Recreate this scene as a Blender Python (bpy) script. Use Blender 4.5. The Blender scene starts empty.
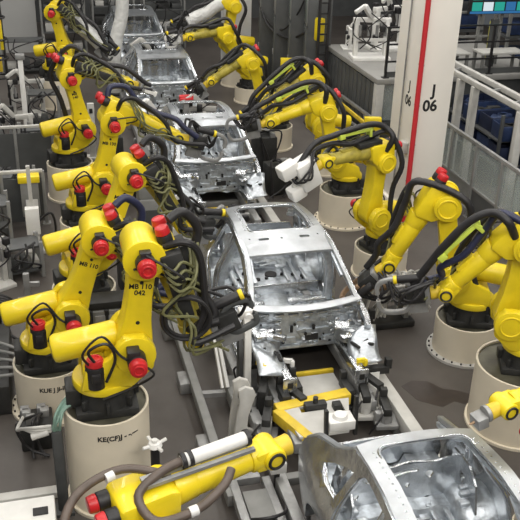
import bpy, bmesh, math, random
from mathutils import Vector, Matrix
from mathutils.geometry import delaunay_2d_cdt
random.seed(11)
S = bpy.context.scene
COL = S.collection
V = Vector
PI = math.pi
R = math.radians

# ------------------------------------------------------------------ materials
def mat(name, col, rough=.5, metal=0., var=.0, scale=6., bump=0., bscale=20., dirt=None, coat=0.):
    m = bpy.data.materials.new(name); m.use_nodes = True
    nt = m.node_tree; b = nt.nodes['Principled BSDF']
    b.inputs['Base Color'].default_value = (*col, 1); b.inputs['Roughness'].default_value = rough
    b.inputs['Metallic'].default_value = metal
    if coat: b.inputs['Coat Weight'].default_value = coat
    tc = nt.nodes.new('ShaderNodeTexCoord')
    if var or dirt:
        n = nt.nodes.new('ShaderNodeTexNoise'); n.inputs['Scale'].default_value = scale; n.inputs['Detail'].default_value = 6
        nt.links.new(tc.outputs['Object'], n.inputs['Vector'])
        r = nt.nodes.new('ShaderNodeValToRGB')
        c1 = dirt if dirt else tuple(c*(1-var) for c in col)
        c2 = tuple(min(1, c*(1+var)) for c in col)
        r.color_ramp.elements[0].position = .3; r.color_ramp.elements[0].color = (*c1, 1)
        r.color_ramp.elements[1].position = .68; r.color_ramp.elements[1].color = (*c2, 1)
        nt.links.new(n.outputs['Fac'], r.inputs['Fac']); nt.links.new(r.outputs['Color'], b.inputs['Base Color'])
    if bump:
        n2 = nt.nodes.new('ShaderNodeTexNoise'); n2.inputs['Scale'].default_value = bscale; n2.inputs['Detail'].default_value = 3
        nt.links.new(tc.outputs['Object'], n2.inputs['Vector'])
        bp = nt.nodes.new('ShaderNodeBump'); bp.inputs['Strength'].default_value = bump; bp.inputs['Distance'].default_value = .05
        nt.links.new(n2.outputs['Fac'], bp.inputs['Height']); nt.links.new(bp.outputs['Normal'], b.inputs['Normal'])
    return m

def glow(name, col, strength):
    m = bpy.data.materials.new(name); m.use_nodes = True
    b = m.node_tree.nodes['Principled BSDF']
    b.inputs['Base Color'].default_value = (*[c*.2 for c in col], 1)
    b.inputs['Emission Color'].default_value = (*col, 1); b.inputs['Emission Strength'].default_value = strength
    return m

YEL = mat('yellow_paint', (.80, .61, .014), .40, 0, .07, 5, coat=.2)
YELD = mat('worn_yellow_paint', (.66, .47, .03), .5, 0, .15, 7)
DARK = mat('dark_cast_iron', (.028, .028, .027), .55, .2, .3, 8)
BLK = mat('black_rubber', (.016, .015, .016), .5, 0, .25, 9)
BLU = mat('dark_blue_hose', (.018, .021, .055), .45, 0, .2, 9)
RED = mat('red_plastic', (.52, .018, .022), .38, 0, .15, 8)
BEI = mat('beige_paint', (.70, .63, .50), .55, 0, .06, 2.5)
STL = mat('galvanised_steel', (.56, .58, .60), .27, .93, .16, 7, .12, 14)
STB = mat('stamped_steel', (.56, .595, .63), .36, .78, .22, 14, .16, 30)
STW = mat('bright_flange_steel', (.50, .52, .54), .34, .85, .10, 6, .06, 8)
ALU = mat('grey_metal', (.30, .30, .295), .45, .4, .2, 6)
GRY = mat('grey_paint', (.22, .22, .21), .55, .1, .12, 5)
LGR = mat('light_grey_paint', (.48, .47, .44), .55, 0, .1, 5)
WHT = mat('white_paint', (.74, .73, .70), .5, 0, .06, 5)
DGR = mat('dark_grey_panel', (.075, .078, .078), .5, .1, .15, 3)
BRZ = mat('copper_alloy', (.36, .24, .15), .42, .6, .2, 9)
LIME = mat('lime_plastic', (.62, .74, .10), .45, 0, .08, 6)
GRM = mat('grimy_yellow_paint', (.40, .33, .05), .5, 0, .3, 8)
OLV = mat('olive_cable_sleeve', (.17, .17, .075), .55, 0, .25, 12)
BRN = mat('brown_hose', (.10, .075, .06), .5, 0, .2, 9)
GRN = mat('green_cable', (.16, .26, .21), .5, 0, .2, 9)
CWH = mat('column_white_paint', (.86, .82, .75), .5, 0, .03, 1.5)
WALLM = mat('pale_wall_paint', (.66, .66, .64), .7, 0, .04, 1.5)
INK_SHADE = mat('black_ink_and_hole_shade', (.015, .014, .014), .6)  # lettering ink, and the flat black that paints shade inside holes
BLUP = mat('blue_bin_plastic', (.02, .035, .09), .4, 0, .3, 6)
NAVY = mat('navy_plastic', (.012, .018, .045), .4, 0, .3, 6)
REDP = mat('red_pipe_paint', (.55, .03, .04), .4, 0, .06, 3)
TOPP = mat('oiled_top_plate', (.09, .085, .06), .4, .3, .4, 5)
SLV = mat('wrinkled_white_sleeve', (.62, .62, .60), .65, 0, .1, 8, .7, 12)
GLS = bpy.data.materials.new('guard_glass'); GLS.use_nodes = True
_b = GLS.node_tree.nodes['Principled BSDF']; _b.inputs['Base Color'].default_value = (.55, .62, .60, 1)
_b.inputs['Roughness'].default_value = .08; _b.inputs['Alpha'].default_value = .28
SCR = glow('green_screen', (.02, .32, .25), 1.1)
SCB = glow('blue_screen', (.03, .16, .38), .9)
SCW = glow('white_screen', (.75, .85, .9), .9)

def floor_mat():
    m = bpy.data.materials.new('worn_concrete_floor'); m.use_nodes = True
    nt = m.node_tree; b = nt.nodes['Principled BSDF']; b.inputs['Roughness'].default_value = .5
    tc = nt.nodes.new('ShaderNodeTexCoord')
    n = nt.nodes.new('ShaderNodeTexNoise'); n.inputs['Scale'].default_value = .8; n.inputs['Detail'].default_value = 8; n.inputs['Roughness'].default_value = .6
    r = nt.nodes.new('ShaderNodeValToRGB')
    r.color_ramp.elements[0].position = .3; r.color_ramp.elements[0].color = (.052, .044, .039, 1)
    r.color_ramp.elements[1].position = .72; r.color_ramp.elements[1].color = (.100, .088, .078, 1)
    nt.links.new(tc.outputs['Object'], n.inputs['Vector']); nt.links.new(n.outputs['Fac'], r.inputs['Fac'])
    nt.links.new(r.outputs['Color'], b.inputs['Base Color'])
    return m
FLR = floor_mat()

# ------------------------------------------------------------------ mesh builder
def frame(d):
    d = V(d).normalized()
    a = V((0, 0, 1)) if abs(d.z) < .9 else V((1, 0, 0))
    x = a.cross(d).normalized(); y = d.cross(x)
    return x, y, d

def spline(pts, n=6, closed=False):
    pts = [V(p) for p in pts]
    if len(pts) < 3: return pts
    out = []; N = len(pts)
    rng = range(N) if closed else range(N-1)
    for i in rng:
        if closed: p0, p1, p2, p3 = pts[(i-1) % N], pts[i], pts[(i+1) % N], pts[(i+2) % N]
        else: p0, p1, p2, p3 = pts[max(i-1, 0)], pts[i], pts[i+1], pts[min(i+2, N-1)]
        for k in range(n):
            t = k/n
            out.append(.5*((2*p1)+(p2-p0)*t+(2*p0-5*p1+4*p2-p3)*t*t+(3*p1-p0-3*p2+p3)*t**3))
    if not closed: out.append(pts[-1])
    return out

class MB:
    def __init__(s): s.v = []; s.f = []
    def add(s, vs, fs):
        o = len(s.v); s.v += [V(p) for p in vs]; s.f += [[i+o for i in f] for f in fs]; return s
    def box(s, c, d, rot=None, bev=0.):
        c = V(c); hx, hy, hz = d[0]/2, d[1]/2, d[2]/2
        bm = bmesh.new(); bmesh.ops.create_cube(bm, size=1)
        for v in bm.verts: v.co = V((v.co.x*d[0], v.co.y*d[1], v.co.z*d[2]))
        if bev: bmesh.ops.bevel(bm, geom=bm.edges[:], offset=min(bev, min(d)*.45), segments=2, affect='EDGES', profile=.5)
        if rot is not None:
            for v in bm.verts: v.co = rot @ v.co
        bm.verts.index_update()
        s.add([v.co+c for v in bm.verts], [[v.index for v in f.verts] for f in bm.faces]); bm.free(); return s
    def bar(s, p0, p1, w, h, bev=0., up=(0, 0, 1)):
        p0, p1 = V(p0), V(p1); d = p1-p0; L = d.length; z = d.normalized(); u = V(up)
        if abs(u.dot(z)) > .95: u = V((1, 0, 0))
        x = u.cross(z).normalized(); y = z.cross(x)
        m = Matrix((x, y, z)).transposed()
        return s.box((p0+p1)/2, (w, h, L), m, bev)
    def cyl(s, p0, p1, r0, r1=None, n=20, bev=0.):
        r1 = r0 if r1 is None else r1
        p0, p1 = V(p0), V(p1); x, y, z = frame(p1-p0)
        prof = [(0, r0), (1, r1)]
        if bev:
            L = (p1-p0).length; b = min(bev/L, .45)
            prof = [(0, r0-bev), (b*.3, r0-bev*.3), (b, r0), (1-b, r1), (1-b*.3, r1-bev*.3), (1, r1-bev)]
        vs = []; fs = []
        for t, r in prof:
            c = p0.lerp(p1, t)
            for k in range(n):
                a = 2*PI*k/n; vs.append(c+x*(r*math.cos(a))+y*(r*math.sin(a)))
        for j in range(len(prof)-1):
            for k in range(n):
                fs.append([j*n+k, j*n+(k+1) % n, (j+1)*n+(k+1) % n, (j+1)*n+k])
        fs.append(list(range(n))[::-1]); fs.append([(len(prof)-1)*n+k for k in range(n)])
        return s.add(vs, fs)
    def lathe(s, c, axis, prof, n=28):
        c = V(c); x, y, z = frame(axis); vs = []; fs = []
        for h, r in prof:
            for k in range(n):
                a = 2*PI*k/n; vs.append(c+z*h+x*(r*math.cos(a))+y*(r*math.sin(a)))
        for j in range(len(prof)-1):
            for k in range(n): fs.append([j*n+k, j*n+(k+1) % n, (j+1)*n+(k+1) % n, (j+1)*n+k])
        return s.add(vs, fs)
    def tube(s, pts, r, n=8, closed=False, sp=True, seg=6):
        P = spline(pts, seg, closed) if sp else [V(p) for p in pts]
        N = len(P); vs = []; fs = []; up = None
        for i in range(N):
            t = (P[(i+1) % N]-P[i-1]) if closed else (P[min(i+1, N-1)]-P[max(i-1, 0)])
            if t.length < 1e-7: t = V((0, 0, 1))
            t.normalize()
            if up is None: x, y, _ = frame(t)
            else:
                x = up-t*up.dot(t)
                if x.length < 1e-5: x, y, _ = frame(t)
                x.normalize(); y = t.cross(x)
            up = x
            for k in range(n):
                a = 2*PI*k/n; vs.append(P[i]+x*(r*math.cos(a))+y*(r*math.sin(a)))
        for i in range(N if closed else N-1):
            j = (i+1) % N
            for k in range(n): fs.append([i*n+k, i*n+(k+1) % n, j*n+(k+1) % n, j*n+k])
        if not closed: fs.append(list(range(n))[::-1]); fs.append([(N-1)*n+k for k in range(n)])
        return s.add(vs, fs)
    def sweep(s, pts, w, h, side, sp=True, seg=5):
        """rounded rectangle section: w along SIDE, h along tangent x side"""
        P = spline(pts, seg) if sp else [V(p) for p in pts]
        sec = [(-.5, -.3), (-.4, -.5), (.4, -.5), (.5, -.3), (.5, .3), (.4, .5), (-.4, .5), (-.5, .3)]
        n = 8; vs = []; fs = []; N = len(P); side = V(side)
        for i in range(N):
            t = (P[min(i+1, N-1)]-P[max(i-1, 0)]).normalized()
            x = (side-t*side.dot(t)).normalized(); y = t.cross(x)
            for a, b in sec: vs.append(P[i]+x*(a*w)+y*(b*h))
        for i in range(N-1):
            for k in range(n): fs.append([i*n+k, i*n+(k+1) % n, (i+1)*n+(k+1) % n, (i+1)*n+k])
        fs.append(list(range(n))[::-1]); fs.append([(N-1)*n+k for k in range(n)])
        return s.add(vs, fs)
    def torus(s, c, axis, RR, r, n=28, m=8):
        c = V(c); x, y, z = frame(axis)
        return s.tube([c+x*(RR*math.cos(2*PI*k/n))+y*(RR*math.sin(2*PI*k/n)) for k in range(n)], r, m, True, False)
    def prism(s, poly, o, ax, ay, dep, bev=0.):
        o, ax, ay, dep = V(o), V(ax), V(ay), V(dep)
        bm = bmesh.new(); n = len(poly)
        a = [bm.verts.new(o+ax*p[0]+ay*p[1]) for p in poly]; b = [bm.verts.new(v.co+dep) for v in a]
        bm.faces.new(a[::-1]); bm.faces.new(b)
        for i in range(n): bm.faces.new([a[i], a[(i+1) % n], b[(i+1) % n], b[i]])
        bmesh.ops.recalc_face_normals(bm, faces=bm.faces[:])
        if bev:
            es = [e for e in bm.edges if e.calc_face_angle(0) > .6]
            bmesh.ops.bevel(bm, geom=es, offset=bev, segments=2, affect='EDGES', profile=.5)
        bm.verts.index_update()
        s.add([v.co for v in bm.verts], [[v.index for v in f.verts] for f in bm.faces]); bm.free(); return s
    def panel(s, outline, holes, fn, off, step=.07):
        """2D outline with holes, filled, mapped to 3D by fn(p) and thickened by off (vector or function)"""
        def inside(p, poly):
            c = False; n = len(poly)
            for i in range(n):
                x1, y1 = poly[i]; x2, y2 = poly[i-1]
                if (y1 > p[1]) != (y2 > p[1]) and p[0] < (x2-x1)*(p[1]-y1)/(y2-y1)+x1: c = not c
            return c
        def dens(poly):
            o = []
            for i in range(len(poly)):
                a, b = V(poly[i]), V(poly[(i+1) % len(poly)]); k = max(1, int((b-a).length/step))
                o += [tuple(a.lerp(b, j/k)) for j in range(k)]
            return o
        outs = [dens(outline)]+[dens(h) for h in holes]
        vs = []; es = []
        for poly in outs:
            o = len(vs); n = len(poly); vs += [V(p) for p in poly]; es += [(o+i, o+(i+1) % n) for i in range(n)]
        def ok(p): return inside(p, outline) and not any(inside(p, h) for h in holes)
        xs = [p[0] for p in outline]; ys = [p[1] for p in outline]
        x = min(xs)+step*.5
        bnd = [V(p) for poly in outs for p in poly]
        while x < max(xs):
            y = min(ys)+step*.5
            while y < max(ys):
                if ok((x, y)) and min((q-V((x, y))).length_squared for q in bnd) > (step*.4)**2: vs.append(V((x, y)))
                y += step
            x += step
        r = delaunay_2d_cdt(vs, es, [], 0, 1e-5)
        pv, fc = r[0], r[2]
        fc = [f for f in fc if ok(tuple(sum((pv[i] for i in f), V((0, 0)))/len(f)))]
        top = [V(fn(p)) for p in pv]; of = [V(off(p)) if callable(off) else V(off) for p in pv]
        n = len(pv); bot = [a+b for a, b in zip(top, of)]
        fs = [list(f) for f in fc]+[[i+n for i in f][::-1] for f in fc]
        cnt = {}
        for f in fc:
            for i in range(len(f)):
                e = (f[i], f[(i+1) % len(f)]); k = tuple(sorted(e)); cnt.setdefault(k, []).append(e)
        for k, l in cnt.items():
            if len(l) == 1: a, b = l[0]; fs.append([b, a, a+n, b+n])
        return s.add(top+bot, fs)
    def build(s, name, m, parent=None, ang=38, label=None):
        me = bpy.data.meshes.new(name)
        bm = bmesh.new(); bv = [bm.verts.new(p) for p in s.v]
        for f in s.f:
            try: bm.faces.new([bv[i] for i in f])
            except ValueError: pass
        for v in [v for v in bm.verts if not v.link_faces]: bm.verts.remove(v)
        bmesh.ops.recalc_face_normals(bm, faces=bm.faces[:])
        bm.to_mesh(me); bm.free()
        me.polygons.foreach_set('use_smooth', [True]*len(me.polygons)); me.set_sharp_from_angle(angle=R(ang))
        me.materials.append(m)
        o = bpy.data.objects.new(name, me); COL.objects.link(o)
        if parent: o.parent = parent
        if label: o['label'] = label
        return o

def tag(o, label, cat, group=None, kind='thing'):
    o['label'] = label; o['category'] = cat
    if group: o['group'] = group
    if kind: o['kind'] = kind
    return o
def empty(name, loc, rz=0, sc=1.):
    o = bpy.data.objects.new(name, None); COL.objects.link(o); o.location = loc; o.rotation_euler = (0, 0, rz)
    o.scale = (sc, sc, sc); o.empty_display_size = .1; return o
def thing(name, label, cat, loc=(0, 0, 0), rz=0, group=None, sc=1.):
    return tag(empty(name, loc, rz, sc), label, cat, group)
def struct(name, mb, m):
    o = mb.build(name, m); o['kind'] = 'structure'; return o
def copy_tree(o, parent=None):
    c = o.copy(); COL.objects.link(c)
    if parent: c.parent = parent
    for ch in [x for x in bpy.data.objects if x.parent == o and x != c]: copy_tree(ch, c)
    return c
def lettering(body, size, fn, parent, m=INK_SHADE, name='lettering', thick=.002):
    """text as a thin raised mesh; fn maps (x, y, h) of the flat text to 3D"""
    cu = bpy.data.curves.new(name, 'FONT'); cu.body = body; cu.size = size; cu.align_x = 'CENTER'; cu.align_y = 'CENTER'
    cu.extrude = thick; cu.offset = size*.03; cu.space_line = .95
    t = bpy.data.objects.new(name, cu); COL.objects.link(t)
    bpy.context.view_layer.update()
    me = bpy.data.meshes.new_from_object(t.evaluated_get(bpy.context.evaluated_depsgraph_get()))
    bpy.data.objects.remove(t)
    for v in me.vertices: v.co = fn(v.co.x, v.co.y, v.co.z)
    me.materials.clear(); me.materials.append(m)
    o = bpy.data.objects.new(name, me); COL.objects.link(o); o.parent = parent; return o

# ------------------------------------------------------------------ camera, world, light
cam = bpy.data.objects.new('camera', bpy.data.cameras.new('camera')); COL.objects.link(cam)
Fw, Rt, Up = V((.23598, .8642, -.44437)), V((.96781, -.25017, .02743)), V((.08747, .43654, .89542))
M = Matrix((Rt, Up, -Fw)).transposed().to_4x4(); M.translation = V((-2.96221, -8.70915, 6.2421))
cam.matrix_world = M; cam.data.sensor_width = 36; cam.data.lens = 850.37/520*36; cam.data.clip_end = 200
S.camera = cam
w = bpy.data.worlds.new('World'); S.world = w; w.use_nodes = True
w.node_tree.nodes['Background'].inputs['Color'].default_value = (.62, .66, .70, 1)
w.node_tree.nodes['Background'].inputs['Strength'].default_value = .14
def lamp(loc, sx, sy, e, col=(1, .97, .92), rot=(0, 0, 0)):
    l = bpy.data.lights.new('bay_and_fill_lamp', 'AREA'); l.shape = 'RECTANGLE'; l.size = sx; l.size_y = sy; l.energy = e; l.color = col
    o = bpy.data.objects.new('bay_and_fill_lamp', l); COL.objects.link(o); o.location = loc; o.rotation_euler = rot
for x in (-7.5, -4.2, -.9, 2.4, 5.7, 9.0):
    lamp((x, 5, 9.5), .45, 28, 720)
lamp((-3, -10.5, 9.2), 10, .8, 650, rot=(R(32), 0, 0))  # added front fill to brighten upright faces, not one of the overhead rows
lamp((4, -10.5, 9.2), 6, .8, 330, rot=(R(32), 0, 0))  # second added fill, same purpose, further right
S.view_settings.view_transform = 'Standard'; S.view_settings.look = 'None'; S.view_settings.gamma = 1
S.view_settings.exposure = -.22

# ------------------------------------------------------------------ setting
struct('floor', MB().box((1, 8, -.05), (26, 40, .1)), FLR)
struct('ceiling', MB().box((1, 8, 11.05), (26, 40, .1)), mat('ceiling_grey', (.16, .16, .16), .8, 0, .1, 1))
struct('wall_left', MB().box((-5.6, 19.2, 2.5), (5.6, .2, 5)), mat('grey_wall_paint', (.36, .36, .35), .7, 0, .04, 1.5))
struct('wall_back', MB().box((6, 24, 2.5), (26, .2, 5)), DGR)
struct('wall_middle', MB().box((2.72, 15.5, 2.5), (.82, .3, 5)), WALLM)
st = MB()
st.panel([(1.22, -.45), (1.3, -.78), (1.55, -.98), (1.75, -.9), (1.95, -1.08), (2.08, -.86), (1.9, -.7), (1.72, -.62), (1.6, -.42), (1.4, -.36)], [], lambda p: (p[0], p[1], .002), (0, 0, -.001), .1)
tag(st.build('oil_stain', mat('oil_stain', (.040, .031, .027), .35, 0, .2, 4)), 'dark irregular oil stain on the floor right of the middle car', 'stain')
# ------------------------------------------------------------------ robot
def robot(name_label, loc, yaw, t2, t3, sc, text=None, gun='c', hose='up', lime=False, tube=False, jacket=False, wp=0, full=False, back=.19, dirty=False, big=False, group='yellow welding robots along the line'):
    r = thing('welding_robot', name_label, 'robot', loc, R(yaw), group, sc)
    t2, t3 = R(t2), R(t3)
    J2 = V((.312, 0, .76)); a = V((math.sin(t2), 0, math.cos(t2))); b = V((math.cos(t2), 0, -math.sin(t2)))
    J3 = J2+a*1.075; n = V((-math.sin(t3), 0, math.cos(t3))); fd = V((math.cos(t3), 0, math.sin(t3))); Y = V((0, 1, 0))
    A = J3+n*.225; W = A+fd*1.2
    # base
    m = MB().box((0, 0, .05), (.66, .60, .1), None, .015).cyl((0, 0, .1), (0, 0, .3), .31, .28, 28)
    for k in range(8):
        an = k*PI/4; m.box((.3*math.cos(an), .3*math.sin(an), .15), (.12, .04, .12), Matrix.Rotation(an, 3, 'Z'), .008)
    m.box((-.34, .0, .2), (.16, .3, .22), None, .02)
    m.build('base', DARK, r)
    # turret
    m = MB().cyl((0, 0, .3), (0, 0, .40), .34, None, 32, .02)
    ck = [(-.26, .38), (.28, .38), (.5, .58), (.53, .80), (.42, .97), (.2, .97), (.06, .74), (-.2, .62)]
    m.prism(ck, (0, -.30, 0), (1, 0, 0), (0, 0, 1), (0, .1, 0), .02)
    m.prism(ck, (0, .20, 0), (1, 0, 0), (0, 0, 1), (0, .1, 0), .02)
    m.box((.02, 0, .47), (.5, .42, .18), None, .03)
    m.cyl(J2-Y*.33, J2-Y*.2, .215, None, 28, .015).cyl(J2+Y*.2, J2+Y*.335, .215, None, 28, .015)
    m.torus(J2+Y*.335, Y, .14, .014)
    m.build('turret', YEL, r)
    # axis motors
    c = V((-.1, -.24, .40))
    m = MB().cyl(c, c+V((0, 0, .26)), .105, None, 18, .012).box(c+V((.0, -.09, .16)), (.09, .09, .1), None, .01)
    mo = m.build('motor', BLK, r)
    MB().cyl(c+V((0, 0, .26)), c+V((0, 0, .335)), .1, .088, 18, .015).torus(c+V((0, 0, .335)), (0, 0, 1), .06, .014).build('motor_cap', RED, mo, label='red motor cap')
    m = MB().cyl(J2-Y*.33, J2-Y*.5, .1, None, 18, .01).box(J2-Y*.41+V((-.03, 0, .1)), (.13, .15, .09), None, .012)
    mo = m.build('motor', BLK, r)
    MB().cyl(J2-Y*.5, J2-Y*.6, .098, .09, 18, .015).torus(J2-Y*.6, Y, .05, .012).build('motor_cap', RED, mo, label='red motor cap')
    # balancer
    p0, p1 = V((.18, .02, .86)), V((-.52, .02, .74))
    m = MB().cyl(p0, p1, .15, .155, 24, .05).cyl(p0, p0+(p0-p1).normalized()*.16, .05)
    m.box((.1, .02, .72), (.2, .2, .2), None, .03)
    m.build('balancer', YEL, r)
    # lower arm
    L = 1.075; prof = []
    for k in range(9):
        an = PI+k*PI/8; prof.append((.20*math.cos(an), .2*math.sin(an)))
    prof += [(.185, .14), (.155, .35), (.14, .6), (.145, .85)]
    for k in range(9):
        an = k*PI/8; prof.append((.165*math.cos(an), L+.165*math.sin(an)))
    prof += [(-.125, .85), (-.115, .6), (-.13, .35), (-.18, .14)]
    m = MB().prism(prof, J2-Y*.19, b, a, Y*.3, .028)
    m.cyl(J2-Y*.2, J2-Y*.235, .17, None, 24, .01)
    arm = m.build('lower_arm', YEL, r)
    m = MB()
    for q, s_ in ((.32, .022), (.78, .02), (.9, .012)): m.cyl(J2+a*q-Y*.188+b*.01, J2+a*q-Y*.193+b*.01, s_, None, 10)
    m.build('bolt_hole_shade', INK_SHADE, arm)  # raised black discs paint the shade of holes
    if text:
        o_ = J2+a*.70-Y*.1905
        lettering(text, .075, lambda x, y, z: o_+b*x+a*y-Y*z, arm)
    # elbow
    m = MB().cyl(J3-Y*.29, J3+Y*.27, .19, None, 28, .02).cyl(J3-Y*.31, J3-Y*.25, .215, None, 28, .01).torus(J3+Y*.27, Y, .13, .016)
    hb = [(-back-.01, .08), (-.14, -.1), (.12, -.12), (.3, .08), (.32, .33), (.24, .36), (-back+.03, .35), (-back-.01, .31)]
    m.prism(hb, J3-Y*.2, fd, n, Y*.4, .035)
    m.build('elbow_housing', YEL, r)
    m = MB().cyl(J3-Y*.31, J3-Y*.43, .1, None, 18, .01).box(J3-Y*.37+V((0, 0, .1)), (.11, .1, .08), None, .01)
    mo = m.build('motor', BLK, r)
    MB().cyl(J3-Y*.43, J3-Y*.53, .096, .088, 18, .015).torus(J3-Y*.53, Y, .05, .012).build('motor_cap', RED, mo, label='red motor cap')
    for sy in (-.11, .11):
        c = A-fd*back+Y*sy+n*.03
        mo = MB().cyl(c, c-fd*.1, .08, None, 16, .01).build('motor', BLK, r)
        MB().cyl(c-fd*.1, c-fd*.18, .078, .07, 16, .012).build('motor_cap', RED, mo, label='red motor cap')
    # forearm and wrist
    m = MB().cyl(A+fd*.3, A+fd*.5, .16, .14, 24, .01).cyl(A+fd*.48, A+fd*1.05, .135, .105, 24, .01).cyl(A+fd*1.0, A+fd*1.1, .125, None, 24, .015)
    m.box(A+fd*.72+n*.1, (.1, .12, .3), Matrix((n, Y, fd)).transposed(), .02)
    fo = m.build('forearm', GRM if dirty else YEL, r)
    if dirty:
        FM = Matrix((n, Y, fd)).transposed()
        MB().box(A+fd*.18-Y*.27+n*.03, (.22, .14, .34), FM, .02).box(A+fd*.62-Y*.19, (.16, .12, .4), FM, .02).box(A+fd*.3+n*.17, (.1, .3, .5), FM, .02).build('valve_block', DARK, fo)
        m = MB()
        for k in range(4): m.tube([A+fd*(.05+.08*k)-Y*.3-n*.08, A+fd*(.15+.08*k)-Y*.4, A+fd*(.12+.1*k)-Y*.34+n*.12, A+fd*(.3+.1*k)-Y*.2+n*.22], .016, 6)
        m.build('valve_hose', OLV, fo)
    m = MB().cyl(W-Y*.15, W+Y*.15, .105, None, 22, .025).prism([(-.17, -.09), (.02, -.11), (.02, .11), (-.17, .09)], W-Y*.12, fd, n, Y*.24, .025)
    wr = m.build('wrist', YEL, r)
    fl = W+fd*.2
    td = fd*math.cos(R(wp))+n*math.sin(R(wp)); tn = n*math.cos(R(wp))-fd*math.sin(R(wp)); fl = W+td*.2
    MB().cyl(W+td*.06, fl, .085, .095, 20, .01).build('flange', YELD, wr)
    for q in (-1, 1): MB().torus(W+Y*.155*q, Y, .07, .014, 20, 6).build('wrist_seal', BLK, wr)
    # dress pack
    rnd = random.Random(sum(ord(ch) for ch in name_label))
    j = lambda s_: V((rnd.uniform(-s_, s_), rnd.uniform(-s_, s_), rnd.uniform(-s_, s_)))
    if hose != 'none':
        hp = [V((-.2, .24, .3)), J2-b*.27+V((0, .24, -.05)), J2+a*.55-b*.24+Y*.2, J3-b*.2+Y*.28-fd*.1, A-fd*.12+n*.30+Y*.1, A+fd*.25+n*.27, A+fd*.65+n*.22+Y*.02, A+fd*1.0+n*.28-Y*.05, W+tn*.22+fd*.05-Y*.1, fl+tn*.12+td*.12-Y*.12]
        if not full: hp = [A-fd*.25+n*.12-Y*.1, A-fd*.26+n*.28-Y*.05, A-fd*.02+n*.38]+hp[5:]
        MB().tube(hp, .05, 10).build('dress_hose', BLU if hose == 'blue' else BLK, r)
        hp2 = [A-fd*.02+n*.0-Y*.17, A-fd*.04+n*.2-Y*.26, A+fd*.12+n*.30-Y*.22, A+fd*.4+n*.28-Y*.22, A+fd*.8+n*.18-Y*.25, A+fd*1.1-n*.02-Y*.28, fl+td*.25-Y*.22+tn*.05]
        MB().tube(hp2, .038, 9).build('dress_hose', BLK, r)
        # thin cables looped from motor to motor
        MB().tube([J3-Y*.42+V((0, 0, .12)), J3-Y*.5+fd*.2+n*.3, A-Y*.35+fd*.3, A+fd*.15-Y*.2-n*.2, J3-Y*.4-n*.12], .013, 6).build('motor_cable', BLK, r)
        MB().tube([V((-.1, -.3, .72)), V((-.16, -.36, .9)), V((.02, -.38, .98)), V((.1, -.36, .78)), V((.0, -.34, .5))], .016, 6).build('motor_cable', BLK, r)
        MB().tube([V((-.14, -.28, .66)), V((-.22, -.34, .86)), V((-.02, -.33, 1.04)), V((.14, -.38, .84)), J2-Y*.45+V((-.1, 0, .05))], .014, 6).build('motor_cable', BLK, r)
        MB().tube([J2-Y*.45, J2-Y*.5+V((.16, 0, -.12)), V((.3, -.4, .45)), V((-.05, -.4, .33))], .013, 6).build('motor_cable', BLK, r)
        m = MB()
        for k in range(5):
            m.tube([A+fd*.1+n*.3+j(.06), A+fd*.35+n*.12-Y*.3+j(.1), A+fd*.6-n*.1-Y*.25+j(.12), A+fd*.85+n*.05-Y*.26+j(.1), W-Y*.2+j(.1), fl+fd*.2+j(.15)], .016, 6)
        m.build('cable_bundle', OLV, r)
    if hose == 'loop':
        c = A+fd*.78-Y*.3-n*.02
        m = MB().torus(c, Y+n*.15, .25, .022).torus(c+Y*.04+n*.02, Y-n*.1, .23, .02)
        m.build('coiled_cable', BLK, r)
    if lime:
        m = MB().box(A+fd*.55+n*.42-Y*.02, (.06, .15, .72), Matrix((n, Y, fd)).transposed(), .01)
        m.box(A+fd*.25+n*.36, (.16, .13, .05), Matrix((n, Y, fd)).transposed(), .01)
        m.box(A+fd*.86+n*.40, (.1, .16, .12), Matrix((n, Y, fd)).transposed(), .02)
        m.build('cable_guide', LIME, r, label='lime green cable guide strip')
        m = MB()
        m.tube([A+fd*.0+n*.0+Y*.17, A-fd*.1+n*.25+Y*.24, A-fd*.02+n*.42+Y*.1, A+fd*.25+n*.52+Y*.06, A+fd*.7+n*.50+Y*.04, A+fd*1.05+n*.44, W+n*.38+fd*.2, fl+fd*.3+n*.16], .055, 10)
        m.build('dress_hose', BLK, r)
    if tube:
        c = A+n*.235+fd*.40
        MB().cyl(c, c+fd*.62, .058, None, 20, .01).build('cable_tube', WHT, r, label='white cable tube on the forearm')
        for q in (0, .06, .58): MB().cyl(c+fd*q, c+fd*(q+.035), .07, None, 20).build('tube_clamp', BLK, r)
        m = MB().bar(A+fd*.05+n*.19, A+fd*1.02+n*.17, .05, .03).bar(A+fd*.05+n*.19-Y*.09, A+fd*1.02+n*.17-Y*.09, .04, .03)
        m.build('slide_rail', ALU, r)
        m = MB().tube([c, c-fd*.2-Y*.04, c-fd*.42-n*.08-Y*.12, c-fd*.36-n*.2-Y*.32, c-fd*.05-n*.2-Y*.36, c+fd*.22-n*.13-Y*.3, c+fd*.35-n*.08-Y*.2], .038, 10)
        m.tube([c-fd*.1-n*.1, c-fd*.45+n*.0+Y*.15, c-fd*.85+Y*.05, c-fd*1.05-n*.12-Y*.2, c-fd*.9-n*.3-Y*.3], .036, 10)
        m.build('dress_hose', BRN, r)
        MB().cyl(c-fd*.1-n*.2-Y*.36, c-fd*.03-n*.2-Y*.36, .045, None, 12).build('hose_sleeve', WHT, r)
        MB().cyl(c-fd*.6+Y*.11, c-fd*.53+Y*.12, .043, None, 12).build('hose_sleeve', WHT, r)
    fd_, n_ = fd, n; fd, n = td, tn
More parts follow.
